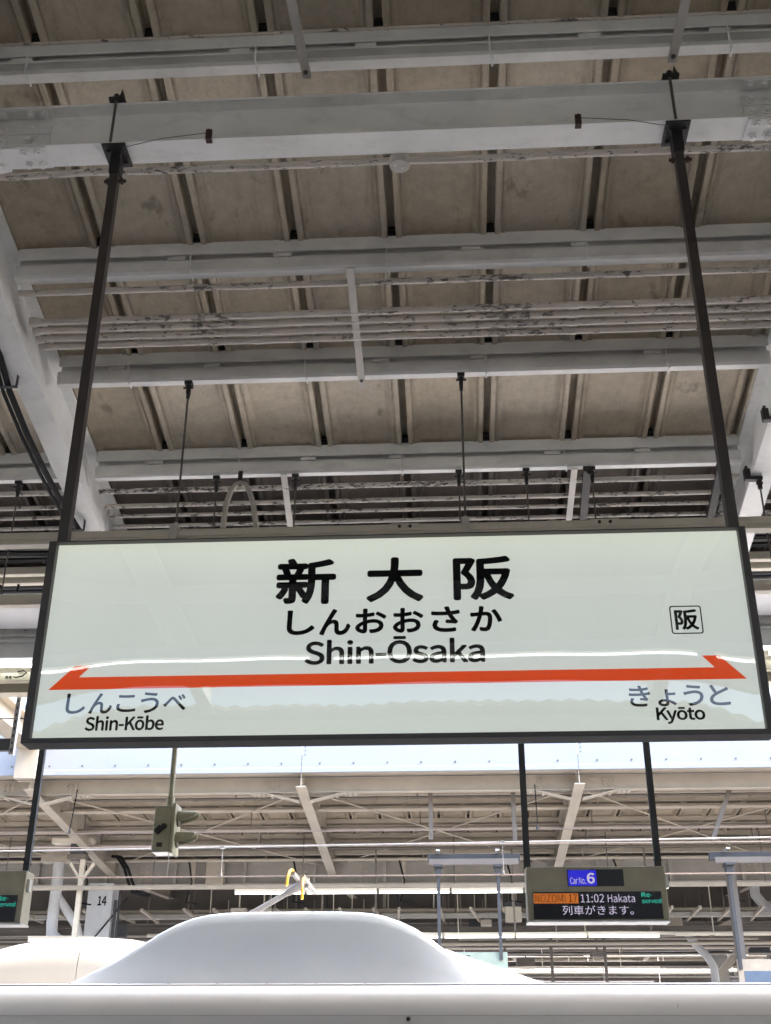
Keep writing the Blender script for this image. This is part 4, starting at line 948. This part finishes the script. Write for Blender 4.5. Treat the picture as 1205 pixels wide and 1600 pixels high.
text_mesh('35', (.06, .22, 3.39, 3.52), 19.418, 'number', 'print', obj_b)
obj_b = thing('platform_board', 'cream hanging board with blue grey stripe beyond the train display', 'sign', (5, 19.42, 3.0))
obj('panel', MB().box(4.335, 6.2, 19.42, 19.47, 2.8, 3.45), 'creamboard', obj_b)
obj('stripe', MB().box(4.42, 6.2, 19.413, 19.419, 2.8, 3.28), 'blueboard', obj_b)
for (xa, xb, l) in ((.3, -.1, 'first'), (.75, 1.1, 'second')):
    pass
# bolts and droppers from the opposite eaves
for x, l in ((-6.28, 'thin hanger wire dropping from the haunch over the signal'), (1.35, 'thin hanger wire dropping from the haunch over the train display')):
    t = thing('hanger_wire', l, 'wire', (x, 19.0, 5.37), 'eave hanger wires')
    obj('wire', MB().tube((x, 19.0, 5.37), (x, 19.15, 6.12), .010, 6), 'rubber', t)
    obj('insulator', MB().tube((x, 19.0, 5.36), (x, 19.0, 5.46), .03, 8, .012), 'black', t)
# right side: slanted struts and pipes on the opposite platform
b = MB(); b.path([(5.15, 28, 5.1), (5.18, 28, 4.85), (5.3, 28, 4.68), (5.62, 28, 4.3), (5.72, 28, 4.1), (5.72, 28, 3.5)], .09, 12)
tag(obj('drain_pipe', b, 'pvc', smooth=True), 'grey drain pipe bent down to the grey column', 'drain pipe')
b = MB(); b.path([(6.35, 26, 5.6), (6.35, 26, 5.35), (6.5, 26, 5.15), (7.2, 26, 4.75)], .11, 12)
tag(obj('drain_pipe', b, 'pvc', smooth=True), 'white drain pipe slanting away above the cream board', 'drain pipe')
for k, (a, d) in enumerate((((5.6, 27.5, 4.75), (7.6, 27.5, 5.6)), ((5.9, 29, 3.9), (6.9, 29, 4.9)), ((6.3, 31, 4.2), (7.2, 31, 5.0)))):
    tag(obj('strut', MB().bar(a, d, .16, .16, (0, 1, 0)), 'farsteel'), ['long pale strut rising beside the slanting drain pipe', 'pale strut leaning behind the grey column', 'short pale strut in the shade by the grey column'][k], 'strut')
tag(obj('dark_post', MB().box(4.52, 4.66, 20.2, 20.34, 3.2, 5.0), 'fardark'), 'dark square post beside the cream board', 'post')
for k, x in enumerate((-3.3, -1.2, 1.05, 2.05, 3.2)):
    tag(obj('dark_post', MB().box(x*1.0-.03, x+.03, 26.8, 26.86, .004, 5.1), 'fardark'), 'slim dark post on the opposite platform under the canopy', 'post', 'slim posts')
# white columns with diagonal braces of the distant platform
for gx in (-6.93, 2.03, 10.99):
    t = column(gx*1.0+.8, 45.0, .5, .5, 5.2, 'distant white column with two slanting drain arms', 'distant columns')
    for s in (-1, 1):
        obj('arm', MB().bar((gx+.8+s*.3, 44.9, 3.6), (gx+.8+s*1.5, 44.9, 4.9), .16, .16, (0, 1, 0)), 'pvc', t)
for i in range(9): lamp(-10+i*2.2, 42, 4.75, 1.3, 'small lit lamp under the distant canopy', 'distant lamp row', 'tubefar')

# ------------------------------------------------------------------ backdrop buildings
def building(x0, x1, y, h, label, floors, n):
    t = thing('station_building', label, 'building', ((x0+x1)/2, y, -1.5))
    obj('wall', MB().box(x0, x1, y, y+12, -1.49, h), 'facade', t)
    obj('parapet', MB().box(x0-.2, x1+.2, y-.2, y+12.2, h+.001, h+.4), 'facade', t)
    wm = shared(MB().box(-.5, .5, -.06, -.002, 0, 1.5), 'window', 'glassdark'); sm_ = shared(MB().box(-.56, .56, -.12, -.003, -.12, -.02), 'sill', 'facade')
    for fl in range(floors):
        for i in range(n):
            x = x0+(i+.5)*(x1-x0)/n; z = .5+fl*3.2
            w = inst('window', wm, t, (x, y, z)); inst('sill', sm_, w, (x, y, z))
    return t
building(-34, -9, 66, 15.5, 'low grey building far behind the left end of the opposite canopy', 3, 14)
building(-8.6, 8, 68, 14.8, 'low grey building far behind the train shroud', 3, 9)
building(8.4, 34, 66, 16, 'low grey building far behind the cream board', 3, 14)

# ------------------------------------------------------------------ canopy on the side behind the viewer (edge mirrored in the sign; moved in and deepened to block rear light)
bc_ = thing('platform_canopy', 'canopy with wavy sheet edge behind the viewer, mirrored in the sign and deepened to block rear light', 'canopy', (0, -5, 5.3))
wv = MB(); vs = []; fs = []; n = 540
for i in range(n+1):
    x = -15+27*i/n; z = .024*math.cos(i*math.pi/2.0)+.006*math.sin(i*.31)
    for yy, zz in ((-3.6, 4.93+z), (-25, 6.6+z)): vs += [(x, yy, zz), (x, yy, zz-.06)]
for i in range(n):
    a = i*4; b_ = a+4
    fs += [(a, b_, b_+2, a+2), (a+1, a+3, b_+3, b_+1), (a, a+1, b_+1, b_)]
obj('roof_sheet', MB().add(vs, fs), 'sheet', bc_)
obj('edge_beam', MB().hbeam((-15, -4.1, 4.45), (12, -4.1, 4.45), .2, .38), 'grey', bc_)
obj('edge_beam', MB().hbeam((-15, -12, 5.5), (12, -12, 5.5), .2, .5), 'grey', bc_)
go_on(bc_, [(-25, 6.6), (-3.6, 4.93)], 'shadesheet', 'grey')
for gx in GX[:6]: obj('post', MB().box(gx-.15, gx+.15, -14.1, -13.8, 0.004, 6.1), 'grey', bc_)
tw = thing('station_building', 'unseen added concourse wall closing the station behind the viewer', 'building', (0, -26, -1.5))  # wall added out of view to stop rear light reaching the beams
obj('wall', MB().box(-75, 75, -27, -25.2, -1.49, 9), 'blocking', tw)
for i in range(24): obj('window', MB().box(-60+i*5, -57+i*5, -25.199, -25.15, 1.0, 3.4), 'glassdark', tw)
